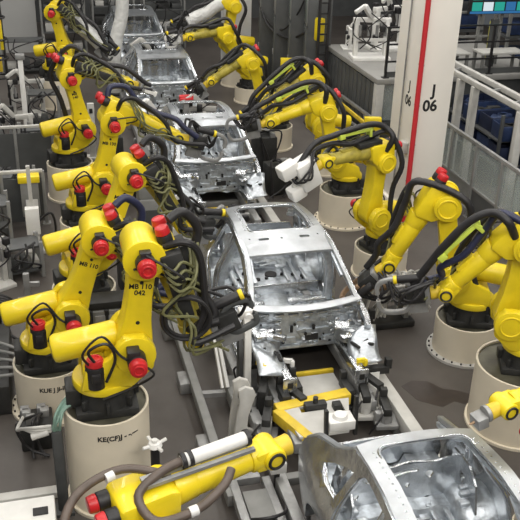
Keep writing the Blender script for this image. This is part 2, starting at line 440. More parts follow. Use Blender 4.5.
    # tool
    if gun in ('c', 'white', 'copper'):
        g1 = {'c': DGR if dirty else ALU, 'white': WHT, 'copper': BRZ}[gun]
        e = (n if gun != 'copper' else Y); k_ = fd.cross(e)
        RM = Matrix((e, k_, fd)).transposed()
        g = MB().box(fl+fd*.04, (.26, .2, .07), RM, .01).bar(fl+fd*.05-e*.2, fl+fd*.3-e*.2, .05, .16).build('weld_gun', ALU, r)
        MB().box(fl+fd*.2+e*.02, (.24, .2, .24), RM, .015).box(fl+fd*.15+e*.02-k_*.12, (.12, .06, .12), RM, .01).build('transformer', DARK if gun != 'white' else WHT, g)
        for q in (1, -1):
            u_ = .72 if dirty else 1
            pts = [fl+fd*.24*u_+e*(.1*q), fl+fd*.36*u_+e*(.24*q*u_), fl+fd*.62*u_+e*(.23*q*u_), fl+fd*.70*u_+e*(.13*q), fl+fd*.70*u_+e*(.05*q)]
            MB().sweep(pts, .07, .06, k_).cyl(pts[-1]+e*.02*q, pts[-1]-e*.035*q, .02, .012, 10).build('gun_arm', g1, g)
        if big: MB().box(fl+fd*.22+e*.02, (.54, .4, .4), RM, .05).box(fl+fd*.5+e*.26, (.26, .28, .36), RM, .05).box(fl+fd*.5-e*.22, (.24, .28, .3), RM, .05).build('gun_cover', WHT, g)
        MB().cyl(fl+fd*.12+e*.24, fl+fd*.42+e*.24, .055, None, 14, .01).build('servo', BLK, g)
        MB().cyl(fl+fd*.42+e*.24, fl+fd*.47+e*.24, .06, None, 14, .01).build('servo_cap', YEL, g, label='yellow cap of the gun servo')
        m = MB()
        for q in range(4):
            m.tube([fl-fd*.05+e*.15+j(.06), fl+e*.3-k_*.2+j(.08), fl+fd*.3+e*.15-k_*.25+j(.1), fl+fd*.42-k_*.1+j(.08), fl+fd*.5+e*.22+j(.04)], .02, 7)
        m.build('gun_hose', BLK, g)
    elif gun == 'grip':
        RM = Matrix((n, Y, fd)).transposed()
        g = MB().box(fl+fd*.05, (.2, .3, .06), RM, .01).bar(fl+fd*.06-Y*.3, fl+fd*.06+Y*.3, .05, .05).bar(fl+fd*.06, fl+fd*.4, .06, .06).build('gripper', ALU, r)
        for q in (-.26, .26): MB().bar(fl+fd*.05+Y*q, fl+fd*.32+Y*q, .04, .06).box(fl+fd*.33+Y*q, (.1, .07, .05), RM, .008).build('gripper_jaw', WHT, g)
        MB().cyl(fl+fd*.1+n*.1, fl+fd*.28+n*.1, .045, None, 14, .01).build('servo', RED if jacket else BLK, g)
    elif gun == 'seal':
        RM = Matrix((n, Y, fd)).transposed()
        g = MB().cyl(fl, fl+fd*.05, .1, None, 18, .01).box(fl+fd*.12-n*.05, (.14, .18, .14), RM, .012).build('sealing_head', ALU, r)
        MB().cyl(fl+fd*.18-n*.05, fl+fd*.25-n*.05, .02, .01, 10).build('nozzle', BRZ, g)
    fd, n = fd_, n_
    if jacket:
        m = MB().tube([A+fd*.2, A+fd*.5+n*.03, A+fd*.8-n*.02, A+fd*1.1, fl+fd*.05], .19, 14)
        m.build('protective_jacket', SLV, r, label='wrinkled white protective jacket')
    return r, dict(J2=J2, J3=J3, A=A, W=W, fl=fl, n=n, fd=fd, a=a, b=b)

def pedestal(label, x, y, h, rad=.43, text=None, ang=0, bolts=False, top=TOPP, fw=.075):
    p = thing('robot_pedestal', label, 'pedestal', (x, y, 0), 0, 'beige steel robot pedestals')
    MB().lathe((0, 0, 0), (0, 0, 1), [(.02, rad), (h, rad), (h+.005, rad-.012), (h, rad-.025), (h-.04, rad-.025), (h-.04, 0)], 48).build('drum', BEI, p)
    MB().cyl((0, 0, h-.039), (0, 0, h-.03), rad-.026, None, 40).build('top_plate', top, p)
    m = MB().lathe((0, 0, 0), (0, 0, 1), [(0, rad+fw), (.035, rad+fw), (.035, rad-.01)], 48)
    m.build('foot_flange', BEI if not bolts else LGR, p)
    m = MB()
    for k in range(24 if fw > .05 else 0):
        an = 2*PI*k/24; c = V(((rad+.045)*math.cos(an), (rad+.045)*math.sin(an), .035)); m.cyl(c, c+V((0, 0, .02)), .012, None, 6)
    if fw > .05: m.build('flange_bolts', DARK, p)
    if text:
        rr = rad+.001
        lettering(text, .075, lambda x_, y_, z_: V(((rr+z_)*math.cos(ang+x_/rr), (rr+z_)*math.sin(ang+x_/rr), h-.16+y_)), p)
    return p

# ------------------------------------------------------------------ car body
def lerp_tab(pts, z):
    if z <= pts[0][0]: return pts[0][1]
    for (z0, x0), (z1, x1) in zip(pts, pts[1:]):
        if z <= z1: return x0+(x1-x0)*(z-z0)/(z1-z0)
    return pts[-1][1]
def XS(y, z):
    f = lerp_tab([(.15, .83), (.5, .86), (.78, .86), (.98, .83), (1.1, .775), (1.25, .70), (1.41, .63), (1.6, .56)], z)
    b = lerp_tab([(.15, .82), (.5, .87), (.80, .875), (.93, .83), (1.02, .74), (1.12, .67), (1.25, .61), (1.42, .565), (1.6, .53)], z)
    t = min(1, max(0, (y-1.0)/1.0)); t = t*t*(3-2*t); x = f+(b-f)*t
    if y < .9: x *= 1-(.12*((.9-y)/.9)**1.3 if z > .6 else .06*((.9-y)/.9))
    if y > 2.2: x *= 1-.09*((y-2.2)/.7)**1.6
    return x
def arc(cy, cz, r, a0, a1, k=10): return [(cy+r*math.cos(R(a0+(a1-a0)*i/k)), cz+r*math.sin(R(a0+(a1-a0)*i/k))) for i in range(k+1)]
SIDE = [(-.04, 1.0), (-.06, .6), (-.02, .26), (.1, .18), (1.72, .18)]+arc(2.15, .33, .37, 195, -10)+[(2.62, .24), (2.84, .3), (2.92, .5), (2.95, .78), (2.92, .94), (2.80, 1.04), (2.6, 1.12), (2.4, 1.20), (2.22, 1.31), (2.12, 1.40), (1.8, 1.455), (1.4, 1.475), (1.0, 1.46), (.66, 1.41), (.3, 1.24), (.05, 1.08)]
H1 = [(.16, .34), (.11, .6), (.1, .92), (.2, 1.09), (.45, 1.25), (.74, 1.36), (.95, 1.395), (1.22, 1.405), (1.24, 1.2), (1.22, .9), (1.24, .5), (1.16, .33)]
H2_ = [(1.4, .33), (1.38, .6), (1.36, .9), (1.36, 1.2), (1.35, 1.405), (1.6, 1.395), (1.78, 1.37), (1.88, 1.29), (1.92, 1.15), (1.9, 1.0), (1.82, .84), (1.72, .66), (1.66, .45), (1.62, .33)]
H3 = [(2.0, .99), (2.01, 1.12), (1.98, 1.26), (2.1, 1.22), (2.3, 1.12), (2.44, 1.03), (2.24, .98)]

def rr(x0, x1, y0, y1, r_):
    o = []
    for cx, cy, a0 in ((x1-r_, y0+r_, -90), (x1-r_, y1-r_, 0), (x0+r_, y1-r_, 90), (x0+r_, y0+r_, 180)): o += [(cx+r_*math.cos(R(a0+18*q)), cy+r_*math.sin(R(a0+18*q))) for q in range(6)]
    return o
def roof(p):
    x, y = p; t_ = (y-.64)/1.48
    hw = .605-.055*t_
    z = 1.405+.12*math.sin(min(1, t_*1.05)*PI*.62)-.075*max(0, t_-.55)/.45
    return (x*hw/.6, y-.06*(1-(x/.6)**2)*(1-1.6*t_), z-.005+.035*(1-(x/.6)**2)+(.012 if .80 < y < .86 and abs(x) < .5 else 0))
def make_roof(c, op):
    slots = [rr(-.36, -.22, .94, .99, .02), rr(.2, .34, .94, .99, .02), arc(-.05, .96, .02, 0, 315, 7), arc(.47, 1.0, .015, 0, 300, 5), arc(-.47, 1.0, .015, 0, 300, 5)]
    m = MB().panel([(-.6, .64), (.6, .64), (.6, 2.12), (-.6, 2.12)], [rr(*op, .1)]+(slots if op[2] > 1 else []), roof, (0, 0, -.03), .06)
    rf = m.build('roof_frame', STW, c)
    m = MB()
    for k in range(16):
        for sx in (op[0]-.055, op[1]+.055):
            p = V(roof((sx, op[2]+.05+(op[3]-op[2]-.1)*k/15))); m.cyl(p, p+V((0, 0, .004)), .009, None, 8)
    m.tube([V(roof(p))+V((0, 0, .0)) for p in rr(op[0]-.015, op[1]+.015, op[2]-.015, op[3]+.015, .1)], .012, 6, True, False)
    m.build('opening_flange', STL, rf)

def make_car(label, loc):
    c = thing('car_body', label, 'car body', loc, 0, 'bare car bodies on the line')
    for sg in (-1, 1):
        m = MB().panel(SIDE, [H1, H2_, H3], lambda p: (sg*XS(*p), p[0], p[1]), lambda p: (-sg*.045, 0, 0), .075)
        for h, fr_ in ((H1, .02), (H2_, .02), (H3, .014)):
            m.tube([(sg*(XS(*p)-.03), p[0], p[1]) for p in h], fr_, 6, True, True, 3)
        s = m.build('side_frame', STL, c, 50)
        rail = [(-.06, .99), (.05, 1.08), (.3, 1.24), (.66, 1.40), (1.0, 1.44), (1.4, 1.455), (1.8, 1.435), (2.12, 1.39), (2.22, 1.31), (2.4, 1.20), (2.6, 1.12), (2.8, 1.04), (2.92, .94)]
        MB().sweep([(sg*(XS(*p)-.045), p[0], p[1]-.005) for p in rail], .06, .045, (sg, 0, -.25)).build('roof_rail', STW, s)
        MB().sweep([(sg*(XS(*p)-.085), p[0]-.02, p[1]-.05) for p in rail[2:-1]], .03, .05, (sg, 0, 0)).build('inner_rail', STB, s)
        m = MB().sweep([(sg*(XS(1.29, z)-.07), 1.29, z) for z in (.3, .6, .9, 1.15, 1.38)], .09, .13, (0, 1, 0))
        for z in (.55, .75, 1.0): m.box((sg*(XS(1.29, z)-.125), 1.29, z), (.02, .06, .1), None, .008)
        m.build('centre_pillar', STB, s)
        m = MB().box((sg*.76, .88, .22), (.13, 1.75, .15), None, .03)
        m.build('sill', STL, s)
        # rear wheel house
        pr = [(t, .36*math.sin(t)+.0, .36*math.cos(t)) for t in [PI*k/12-PI/2 for k in range(13)]]
        m = MB(); vs = []; fs = []
        for xi, (xx, sc_) in enumerate(((.84, 1.0), (.72, 1.02), (.56, .98), (.48, .8), (.46, .4))):
            for t, yy, zz in pr: vs.append((sg*xx, 2.15+yy*sc_, .33+zz*sc_))
        for i in range(4):
            for k in range(12): fs.append([i*13+k, i*13+k+1, (i+1)*13+k+1, (i+1)*13+k])
        m.add(vs, fs)
        for k in range(6): m.box((sg*(.5+.05*k % .2), 1.95+.1*k, .72+.02*(k % 2)), (.1, .06, .05), None, .01)
        m.build('rear_wheel_house', STB, c, 60)
        # front structure
        m = MB().box((sg*.44, -.42, .50), (.10, 1.02, .13), None, .018).box((sg*.44, -.95, .50), (.17, .03, .19), None, .01)
        m.bar((sg*.44, .05, .48), (sg*.40, .35, .24), .11, .12, .02)
        fr = m.build('front_rail', STL, c)
        MB().box((sg*.44, -.968, .50), (.065, .006, .075), None, .003).build('rail_end_shade', INK_SHADE, fr)  # solid black block paints the shade inside the hollow rail
        m = MB().sweep([(sg*.75, .12, .90), (sg*.74, -.1, .88), (sg*.72, -.3, .86), (sg*.69, -.42, .83)], .08, .08, (1, 0, 0))
        m.build('upper_rail', STL, c)
        m = MB().lathe((sg*.56, -.2, .60), (0, 0, 1), [(0, .20), (.10, .19), (.15, .17), (.165, .14), (.165, .11), (.15, .10), (.15, .07), (.17, .065), (.17, .05), (.12, .045), (.12, 0)], 24)
        for k in range(3):
            an = k*2.1+.5; q = V((sg*.56+.125*math.cos(an), -.2+.125*math.sin(an), .765)); m.cyl(q, q+V((0, 0, .012)), .02, None, 10)
        m.build('strut_tower', STW, c)
        vs = []; fs = []; rn = random.Random(5)
        for i in range(9):
            for k in range(7):
                u_, v_ = i/8, k/6
                vs.append((sg*(.46+.36*v_-.03*math.sin(u_*3)-.05*u_), -.36-.42*u_, .84-.20*u_-.16*(1-v_)**2+.04*math.sin(u_*9+v_*4)*(.3+v_*.5)-.08*v_*u_))
        for i in range(8):
            for k in range(6): fs.append([i*7+k, i*7+k+1, (i+1)*7+k+1, (i+1)*7+k])
        o = MB().add(vs, fs).build('wheel_house_panel', STB, c, 70)
        o.modifiers.new('s', 'SOLIDIFY').thickness = .012
        m = MB()
        for k in range(5): m.box((sg*(.36+.06*k), .0-.03*k, .78-.06*k), (.12, .08, .07), Matrix.Rotation(.4*k, 3, 'X'), .015)
        m.box((sg*.6, .02, .88), (.2, .14, .1), None, .02).torus((sg*.5, -.02, .88), (0, -1, .3), .05, .014)
        m.build('cowl_bracket', STL, c)
    rn = random.Random(21)
    for sg in (-1, 1):
        m = MB()
        for k in range(9): m.box((sg*rn.uniform(.36, .72), rn.uniform(-.5, -.02), rn.uniform(.66, .86)), (rn.uniform(.05, .18), rn.uniform(.04, .12), rn.uniform(.03, .09)), Matrix.Rotation(rn.uniform(-.6, .6), 3, 'Z') @ Matrix.Rotation(rn.uniform(-.5, .5), 3, 'X'), .012)
        m.build('apron_bracket', STL, c)
        m = MB()
        for k in range(5): m.cyl((sg*rn.uniform(.4, .7), rn.uniform(-.7, -.1), .6), (sg*rn.uniform(.4, .7), rn.uniform(-.7, -.1), .72), .03, .02, 10)
        m.build('apron_spacer', DARK, c)
    def crown(x, k=.03): return k*(1-(x/.56)**2)
    # roof headers
    make_roof(c, (-.43, .43, 1.16, 1.98))
    # cowl
    m = MB().sweep([(x, -.14*(1-(x/.73)**2), 1.025) for x in [-.72+.12*k for k in range(13)]], .10, .035, (0, 1, .35))
    m.sweep([(x, -.10*(1-(x/.72)**2)+.06, .985) for x in [-.7+.14*k for k in range(11)]], .14, .03, (0, 1, -.3))
    m.build('cowl', STW, c)
    # firewall
    holes = [arc(x, z, r_, 0, 330, 11)[:-1] for x, z, r_ in ((-.45, .72, .04), (-.28, .58, .025), (-.1, .74, .02), (.33, .74, .03), (.46, .62, .025), (.22, .82, .018), (-.33, .83, .022))]
    holes += [[(-.02, .52), (.17, .52), (.17, .62), (-.02, .62)], [(-.2, .66), (-.17, .66), (-.17, .75), (-.2, .75)]]
    m = MB().panel([(-.70, .985), (-.70, .62), (-.56, .40), (.56, .40), (.70, .62), (.70, .985)], holes, lambda p: (p[0], -.03-.07*(1-(p[0]/.7)**2)+(.92-p[1])*.10+(.03 if .46 < p[1] < .5 else 0), p[1]), (0, .02, 0), .06)
    for x, z, ww, hh in ((-.4, .86, .2, .03), (.3, .86, .3, .03), (0, .44, 1.0, .05), (-.05, .80, .16, .05), (.1, .68, .3, .02), (-.5, .6, .1, .1), (.5, .8, .12, .08), (-.2, .54, .18, .09), (.34, .5, .16, .08), (.3, .66, .1, .06), (-.36, .74, .06, .12), (.03, .9, .1, .03), (-.62, .8, .06, .2), (.62, .7, .06, .2)): m.box((x, -.09+.04*abs(x)+(.92-z)*.08, z), (ww, .05, hh), None, .012)
    fw = m.build('firewall', STB, c)
    rn = random.Random(77); m = MB(); d = MB()
    for k in range(34):
        x, z = rn.uniform(-.62, .62), rn.uniform(.44, .93); y = -.045-.07*(1-(x/.7)**2)+(.92-z)*.10
        if k % 3 == 0: m.torus((x, y, z), (0, 1, -.1), rn.uniform(.02, .04), .008, 14, 5)
        else: m.box((x, y, z), (rn.uniform(.04, .16), .03, rn.uniform(.015, .05)), Matrix.Rotation(rn.uniform(-.3, .3), 3, 'Y'), .006)
    m.build('firewall_pressing', STW, fw)
    for k in range(16):
        x, z = rn.uniform(-.6, .6), rn.uniform(.45, .9); y = -.05-.07*(1-(x/.7)**2)+(.92-z)*.10; r_ = rn.uniform(.012, .024)
        d.cyl((x, y-.012, z), (x, y+.004, z), r_, None, 10)
    d.box((.09, -.085, .57), (.17, .02, .085)).box((-.18, -.1, .72), (.035, .02, .09))
    d.build('firewall_hole_shade', INK_SHADE, fw, label='openings with their shade painted black')  # solid black pieces paint the shade in the firewall holes
    m = MB()
    for k in range(7): m.box((-.54+.18*k, -.13*(1-((-.54+.18*k)/.73)**2)-.03, .955), (.13, .05, .025), None, .008)
    m.build('cowl_pressing', STL, fw)
    # floor
    rn = random.Random(3)
    fh = [arc(x, y, r_, 0, 330, 9)[:-1] for x, y, r_ in ((-.32, .72, .05), (-.45, 1.1, .03), (.4, .95, .035), (.32, .5, .025), (-.4, .38, .03), (.45, 1.4, .03))]
    m = MB().panel([(-.75, .12), (.75, .12), (.75, 1.5), (-.75, 1.5)], fh, lambda p: (p[0], p[1], .30+.05*max(0, 1-(abs(p[0])/.2)**2)**.5 if abs(p[0]) < .2 else .30+.016*(math.sin(p[0]*42) > .2)), (0, 0, -.012), .055)
    fp = m.build('floor_pan', STB, c)
    rn = random.Random(78); m = MB(); d = MB()
    for x in (-.62, -.5, -.36, -.26, .26, .36, .5, .62):
        for y0, y1 in ((.2, .54), (.70, 1.14), (1.3, 1.46)): m.bar((x, y0, .325), (x, y1, .325), .04, .035, .01)
    m.build('floor_bead', STW, fp)
    for k in range(22):
        x, y = rn.choice((-1, 1))*rn.uniform(.2, .68), rn.uniform(.2, 1.45); d.cyl((x, y, .30), (x, y, .328), rn.uniform(.012, .028), None, 10)
    d.cyl((.0, .95, .3), (.0, .95, .358), .05, None, 16)
    d.build('floor_hole_shade', INK_SHADE, fp, label='openings with their shade painted black')  # black discs paint the shade of holes in the pan
    m = MB()
    for y in (.62, 1.22):
        for sg in (-1, 1): m.box((sg*.45, y, .34), (.56, .12, .08), None, .02)
    m.box((0, 1.5, .38), (1.4, .04, .22), None, .015)
    for k in range(26):
        m.box((rn.choice((-1, 1))*rn.uniform(.22, .66), rn.uniform(.3, 1.65), .325), (rn.uniform(.04, .16), rn.uniform(.04, .14), rn.uniform(.02, .06)), Matrix.Rotation(rn.uniform(-.3, .3), 3, 'Z'), .012)
    m.build('floor_crossmember', STL, c)
    hb = [arc(.08, 1.82, .085, 0, 330, 12)[:-1], arc(.3, 2.3, .04, 0, 330, 9)[:-1], arc(-.3, 2.4, .03, 0, 330, 9)[:-1]]
    m = MB().panel([(-.70, 1.5), (.70, 1.5), (.66, 2.9), (-.66, 2.9)], hb, lambda p: (p[0], p[1], .47+.012*math.sin(p[0]*24)+.09*(p[1] > 2.1)-.1*(p[1] > 2.45)*(abs(p[0]) < .3)), (0, 0, -.015), .055)
    for k in range(16): m.box((rn.uniform(-.55, .55), rn.uniform(1.85, 2.75), .52+.05*rn.random()), (rn.uniform(.05, .2), rn.uniform(.04, .1), .04), Matrix.Rotation(rn.uniform(-.4, .4), 3, 'Z'), .012)
    rfl = m.build('rear_floor', STB, c)
    rn = random.Random(79); m = MB(); d = MB()
    for x in (-.5, -.38, -.2, .28, .42, .54): m.bar((x, 1.54, .49), (x, 2.2, .52), .05, .045, .012)
    for k in range(14):
        x, y = rn.uniform(-.6, .6), rn.uniform(1.56, 2.08); d.cyl((x, y, .46), (x, y, .496), rn.uniform(.018, .036), None, 12)
    d.cyl((.08, 1.82, .46), (.08, 1.82, .492), .088, None, 20)
    m.build('floor_bead', STW, rfl); d.build('floor_hole_shade', INK_SHADE, rfl, label='openings with their shade painted black')  # rear floor holes: shade painted as solid black discs
    m = MB().panel([(-.62, .52), (.62, .52), (.66, .95), (-.66, .95)], [arc(x, z, r_, 0, 330, 9)[:-1] for x, z, r_ in ((-.3, .82, .04), (.3, .82, .04), (-.42, .66, .03), (.1, .7, .025))]+[rr(-.12, .2, .84, .88, .02)], lambda p: (p[0], 2.28+.10*(p[1]-.5)+.02*math.sin(p[0]*14), p[1]), (0, .02, 0), .06)
    for sg in (-1, 1):
        m.panel([(1.9, .6), (2.5, .6), (2.4, 1.0), (2.1, 1.02), (1.95, .9)], [arc(2.2, .8, .06, 0, 330, 9)[:-1]], lambda p: (sg*(.60-.05*(p[1]-.6)), p[0], p[1]), (sg*.02, 0, 0), .06)
        m.sweep([(sg*.64, 2.2, .95), (sg*.58, 2.14, 1.2), (sg*.52, 2.06, 1.38)], .08, .05, (0, 1, 0))
    m.build('rear_bulkhead', STL, c)
    m = MB().panel([(-.66, .3), (.66, .3), (.72, .62), (.66, .80), (-.66, .80), (-.72, .62)], [], lambda p: (p[0], 2.9+.05*(1-(p[0]/.7)**2), p[1]), (0, -.03, 0), .1)
    m.build('rear_panel', STL, c)
    return c

PITCH = 5.355
car = make_car('bare silver car body in the middle of the line, whole roof frame in view', (0, 0, .1))
cars = [car]
for k, lb in ((-1, 'silver car body at lower right showing rear quarter panel and floor pan, front cut off'),
              (1, 'silver car body directly behind the middle one, with robot tools over its roof'),
              (2, 'fourth car body up the line, under white and red tooling'),
              (3, 'farthest car body at the top of the line, near the grey sleeve')):
    c = copy_tree(car); c.location.y = PITCH*k; c['label'] = lb; cars.append(c)
    if k == -1:
        for ch in list(c.children):
            if ch.name.startswith('roof_frame'):
                for g in list(ch.children): bpy.data.objects.remove(g)
                bpy.data.objects.remove(ch)
        make_roof(c, (-.44, .46, .80, 1.99))

# ------------------------------------------------------------------ pallets under the bodies
def make_pallet(label, y):
    p = thing('body_pallet', label, 'pallet', (0, y, 0), 0, 'pallets carrying the bodies')
    MB().bar((-.55, -1.75, .33), (-.55, 2.6, .33), .12, .14, .015).bar((.5, -1.2, .33), (.5, 2.6, .33), .12, .14, .015).build('frame_rail', ALU, p)
    MB().bar((-.66, -1.18, .40), (-.42, -1.78, .40), .12, .14, .012).bar((-.66, -1.15, .40), (.26, -1.03, .40), .15, .15, .012).build('yellow_edge', YELD, p, label='yellow painted front edge')
    MB().bar((-.34, -.28, .26), (.34, -.28, .26), .05, .06, .01).build('cross_bar', YELD, p, label='yellow cross bar')
    m = MB().panel([(-.55, -1.72), (.02, -1.72), (.22, -1.14), (-.6, -1.14)], [[(-.4, -1.3), (-.1, -1.3), (-.1, -1.2), (-.4, -1.2)], [(-.02, -1.36), (.1, -1.36), (.1, -1.25), (-.02, -1.25)]], lambda q: (q[0], q[1], .46), (0, 0, -.03), .2)
    m.box((0, -.62, .27), (.62, .5, .04), None, .01).build('top_plate', LGR, p)
    m = MB().box((-.22, -1.24, .48), (.26, .1, .1), None, .015).cyl((-.22, -1.24, .5), (-.22, -1.24, .6), .03).box((.02, -1.3, .49), (.1, .1, .08), None, .01)
    m.build('lock_unit', DARK, p)
    m = MB().box((-.06, -1.62, .52), (.3, .2, .12), None, .012).cyl((-.06, -1.62, .58), (-.06, -1.62, .62), .09, .07, 18)
    m.build('locator_block', WHT, p)
    m = MB().bar((-.25, -1.75, .3), (-.25, -1.68, .74), .05, .04).bar((.14, -1.6, .3), (.14, -1.55, .78), .05, .04)
    m.build('guide_post', DARK, p)
    m = MB()
    for x in (-.55, .5):
        for y_ in (.3, 1.4, 2.4): m.box((x, y_, .36), (.1, .12, .2), None, .01)
    m.build('support_post', ALU, p)
    return p
pal = make_pallet('yellow-edged pallet carrying the middle car body, its top plate showing in front', 0)
for k, lb in ((-1, 'pallet under the lower right car body'), (1, 'pallet under the second car body, half hidden'), (2, 'pallet under the fourth car body up the line'), (3, 'pallet under the farthest car body')):
    c = copy_tree(pal); c.location.y = PITCH*k; c['label'] = lb
    for ch in c.children:
        if ch.name.startswith('yellow_edge'): bpy.data.objects.remove(ch)

# conveyor frame and floor beams
t = thing('conveyor_frame', 'grey-white conveyor beam frame on the floor right of the pallet', 'conveyor', (0, 0, 0))
MB().bar((.84, -6, .22), (.84, 13, .22), .15, .2, .01).build('right_beam', LGR, t)
MB().bar((-.86, -6, .22), (-.86, 13, .22), .12, .16, .01).build('left_beam', ALU, t)
for k in range(-4, 9): MB().bar((-.86, k*1.5-.55, .2), (.84, k*1.5-.55, .2), .1, .1, .01).build('cross_member', GRY, t)
for k in range(-6, 12):
    for x in (.84, -.86): MB().box((x, k*1.1-.2, .06), (.2, .12, .12), None, .01).build('foot', ALU, t)
t = thing('floor_beam', 'grey steel floor beam with brackets left of the middle car', 'beam', (-1.40, 0, 0))
MB().bar((0, -2.2, .16), (0, 5.2, .16), .1, .14, .01).build('beam', GRY, t)
for y in (-1.2, .1, 1.4, 2.8): MB().box((-.1, y, .08), (.14, .3, .16), None, .015).build('bracket', ALU, t)
MB().bar((0, -.3, .16), (.5, -.35, .16), .07, .06).build('cross_arm', ALU, t)

# clamp stands at the pallet edges
def clamp(label, x, y, h, rz, col, tip, sc=1.):
    t = thing('clamp_stand', label, 'clamp', (x, y, 0), R(rz), 'clamp stands beside the pallet', sc)
    MB().box((0, 0, .2), (.26, .26, .06), None, .01).box((0, 0, .2+h/2), (.12, .16, h), None, .012).bar((0, .07, .22), (0, .03, .2+h), .05, .05).build('column', col, t)
    MB().box((0, -.06, .2+h), (.1, .3, .1), None, .012).box((0, -.2, .28+h), (.08, .08, .14), None, .01).build('clamp_arm', DARK, t)
    MB().cyl((.09, 0, .1+h*.4), (.09, 0, .2+h*.8), .045, None, 14, .01).build('cylinder', ALU, t)
    if tip is not None: MB().box((0, -.22, .38+h), (.05, .06, .1), None, .01).bar((0, -.22, .42+h), (.1, -.26, .42+h), .04, .05).build('locator_tip', tip, t)
    MB().tube([(.06, .1, .2+h), (.14, .16, .1+h), (.12, .14, .3), (.2, .1, .1)], .012, 6).build('air_hose', BLK, t)
    return t
for a in (('pale clamp stand with a yellow tip right of the pallet, beneath the right front rail', .62, -.98, .28, 200, LGR, YEL),
          ('pale clamp stand on the pallet, just left of the yellow-tipped one', .44, -1.12, .24, 170, LGR, None),
          ('small white clamp stand behind the right front rail', .70, -.66, .26, 90, WHT, None),
          ('dark clamp stand under the left front rail', -.50, -.95, .26, 180, DARK, None),
          ('clamp stand with a yellow knob under the left front rail', -.74, -.86, .30, 160, DARK, YEL),
          ('grey clamp stand behind the left wheel house', -.78, -.4, .34, 90, ALU, None),
          ('white-topped clamp stand between pallet plate and left rail end', -.34, -1.02, .26, 200, WHT, None),
          ('black clamp stand tucked inside the right front rail', .30, -.92, .2, 180, DARK, None),
          ('grey clamp stand in front of the right rail end, nearest the lower right car', .62, -1.34, .18, 170, ALU, None),
          ('dark clamp stand inboard of the left rail, over the pallet', -.28, -.72, .2, 180, DARK, WHT),
          ('grey clamp stand in front of the forked bracket', -.80, -1.28, .22, 160, ALU, None),
          ('grey clamp stand by the right sill of the middle car', .98, .6, .2, 90, ALU, None),
          ('grey clamp stand by the left sill of the middle car', -.98, .8, .2, -90, ALU, None)):
    clamp(*a)
# tall forked bracket left of the pallet
t = thing('forked_bracket', 'tall light grey forked steel bracket standing left of the pallet', 'bracket', (-1.03, -1.32, 0))
poly = [(-.16, 0), (.24, 0), (.17, .07), (.03, .13), (-.01, .3), (.0, .42), (.04, .58), (.08, .7), (.05, .78), (-.04, .82), (-.12, .78), (-.10, .62), (-.13, .45), (-.15, .25)]
MB().prism(poly, (0, -.04, .12), (1, 0, 0), (0, 0, 1), (0, .05, 0), .01).prism(poly, (-.02, .14, .12), (1, 0, 0), (0, 0, 1), (0, .05, 0), .01).build('fork_plate', LGR, t)
MB().box((0, .05, .06), (.4, .34, .12), None, .01).build('base', GRY, t)
m = MB()
for z in (.3, .45, .6): m.bar((-.06, -.03, .12+z), (-.06, .18, .12+z), .04, .05)
m.build('spacer', DARK, t)
# upright gun arm over the left apron of the middle car
t = thing('holding_fixture', 'grey curved holding arm with white clamp head at left front of middle car', 'fixture', (-.86, -.42, 0))
MB().sweep([(0, -.2, .3), (.0, -.16, .55), (.02, -.08, .8), (.06, .1, 1.0), (.1, .3, 1.08)], .09, .1, (1, 0, 0)).build('arm', LGR, t)
MB().sweep([(-.09, -.16, .3), (-.08, -.12, .55), (-.06, -.04, .8), (-.03, .1, .96)], .06, .12, (1, 0, 0)).build('backing_arm', DARK, t)
MB().box((.1, .32, 1.12), (.2, .14, .12), None, .02).cyl((.1, .25, 1.12), (.1, .2, 1.12), .04).build('clamp_head', WHT, t)
MB().bar((-.2, .0, .3), (-.26, .45, .9), .04, .08).bar((-.26, .0, .3), (-.3, .45, .9), .03, .05).build('guide_rail', WHT, t)
MB().box((-.05, 0, .2), (.3, .5, .2), None, .012).build('base', GRY, t)

# ------------------------------------------------------------------ robots and pedestals
PD = [
 # key, label of pedestal, x, y, h, text, bolts
 ('L1', 'tall beige pedestal with black lettering at lower left', -2.57, -1.58, 1.16, 'KE(CF)J - -.---', False),
 ('L2', 'low beige pedestal at far left with small black mark', -3.10, .12, .64, 'KUE J JI-II', False),
 ('L3', 'beige pedestal behind the front arms, mostly hidden', -2.58, 1.71, .74, None, False),
 ('L4', 'beige pedestal of the third robot from the far end at left', -2.37, 4.30, .60, None, False),
 ('L5', 'white-beige pedestal with dark top plate, upper left', -2.49, 6.85, .68, None, False),
 ('L6', 'farthest pedestal at upper left, behind the upper robot', -2.48, 13.0, .72, None, False),
 ('L0', 'short pedestal below the lower left corner robot', -3.55, -4.22, .5, None, False),
 ('R0', 'pedestal beyond the lower right corner', 1.70, -3.27, .5, None, False),
 ('R1', 'big beige pedestal at the right edge behind the lower right car', 2.24, -1.44, .85, None, False),
 ('R2', 'low beige pedestal with bolted white foot flange at right', 2.41, .20, .52, None, True),
 ('R3', 'narrow beige pedestal beside the right side of the middle car', 2.13, 2.62, .48, None, False),
 ('R4', 'wide beige pedestal behind the right rear of the middle car', 2.27, 4.75, .62, None, False),
 ('R5', 'beige pedestal beyond the wide one at right', 2.80, 7.3, .43, None, False),
 ('R6', 'pale boxy pedestal right of the second car', 2.09, 9.0, .5, None, False),
 ('R7', 'pedestal beside the grey wall end', 2.49, 12.7, .4, None, False),
 ('R8', 'farthest pedestal on the right', 2.50, 14.4, .5, None, False)]
for k, lb, x, y, h, tx, bo in PD:
    ang = math.atan2(-8.7-y, -2.96-x)
    pedestal(lb, x, y, h, {'R1': .54, 'R4': .46}.get(k, .425), tx, ang+(.25 if k == 'L1' else 0), bo, fw=.075 if k in ('R2', 'L2', 'R4') else .03)
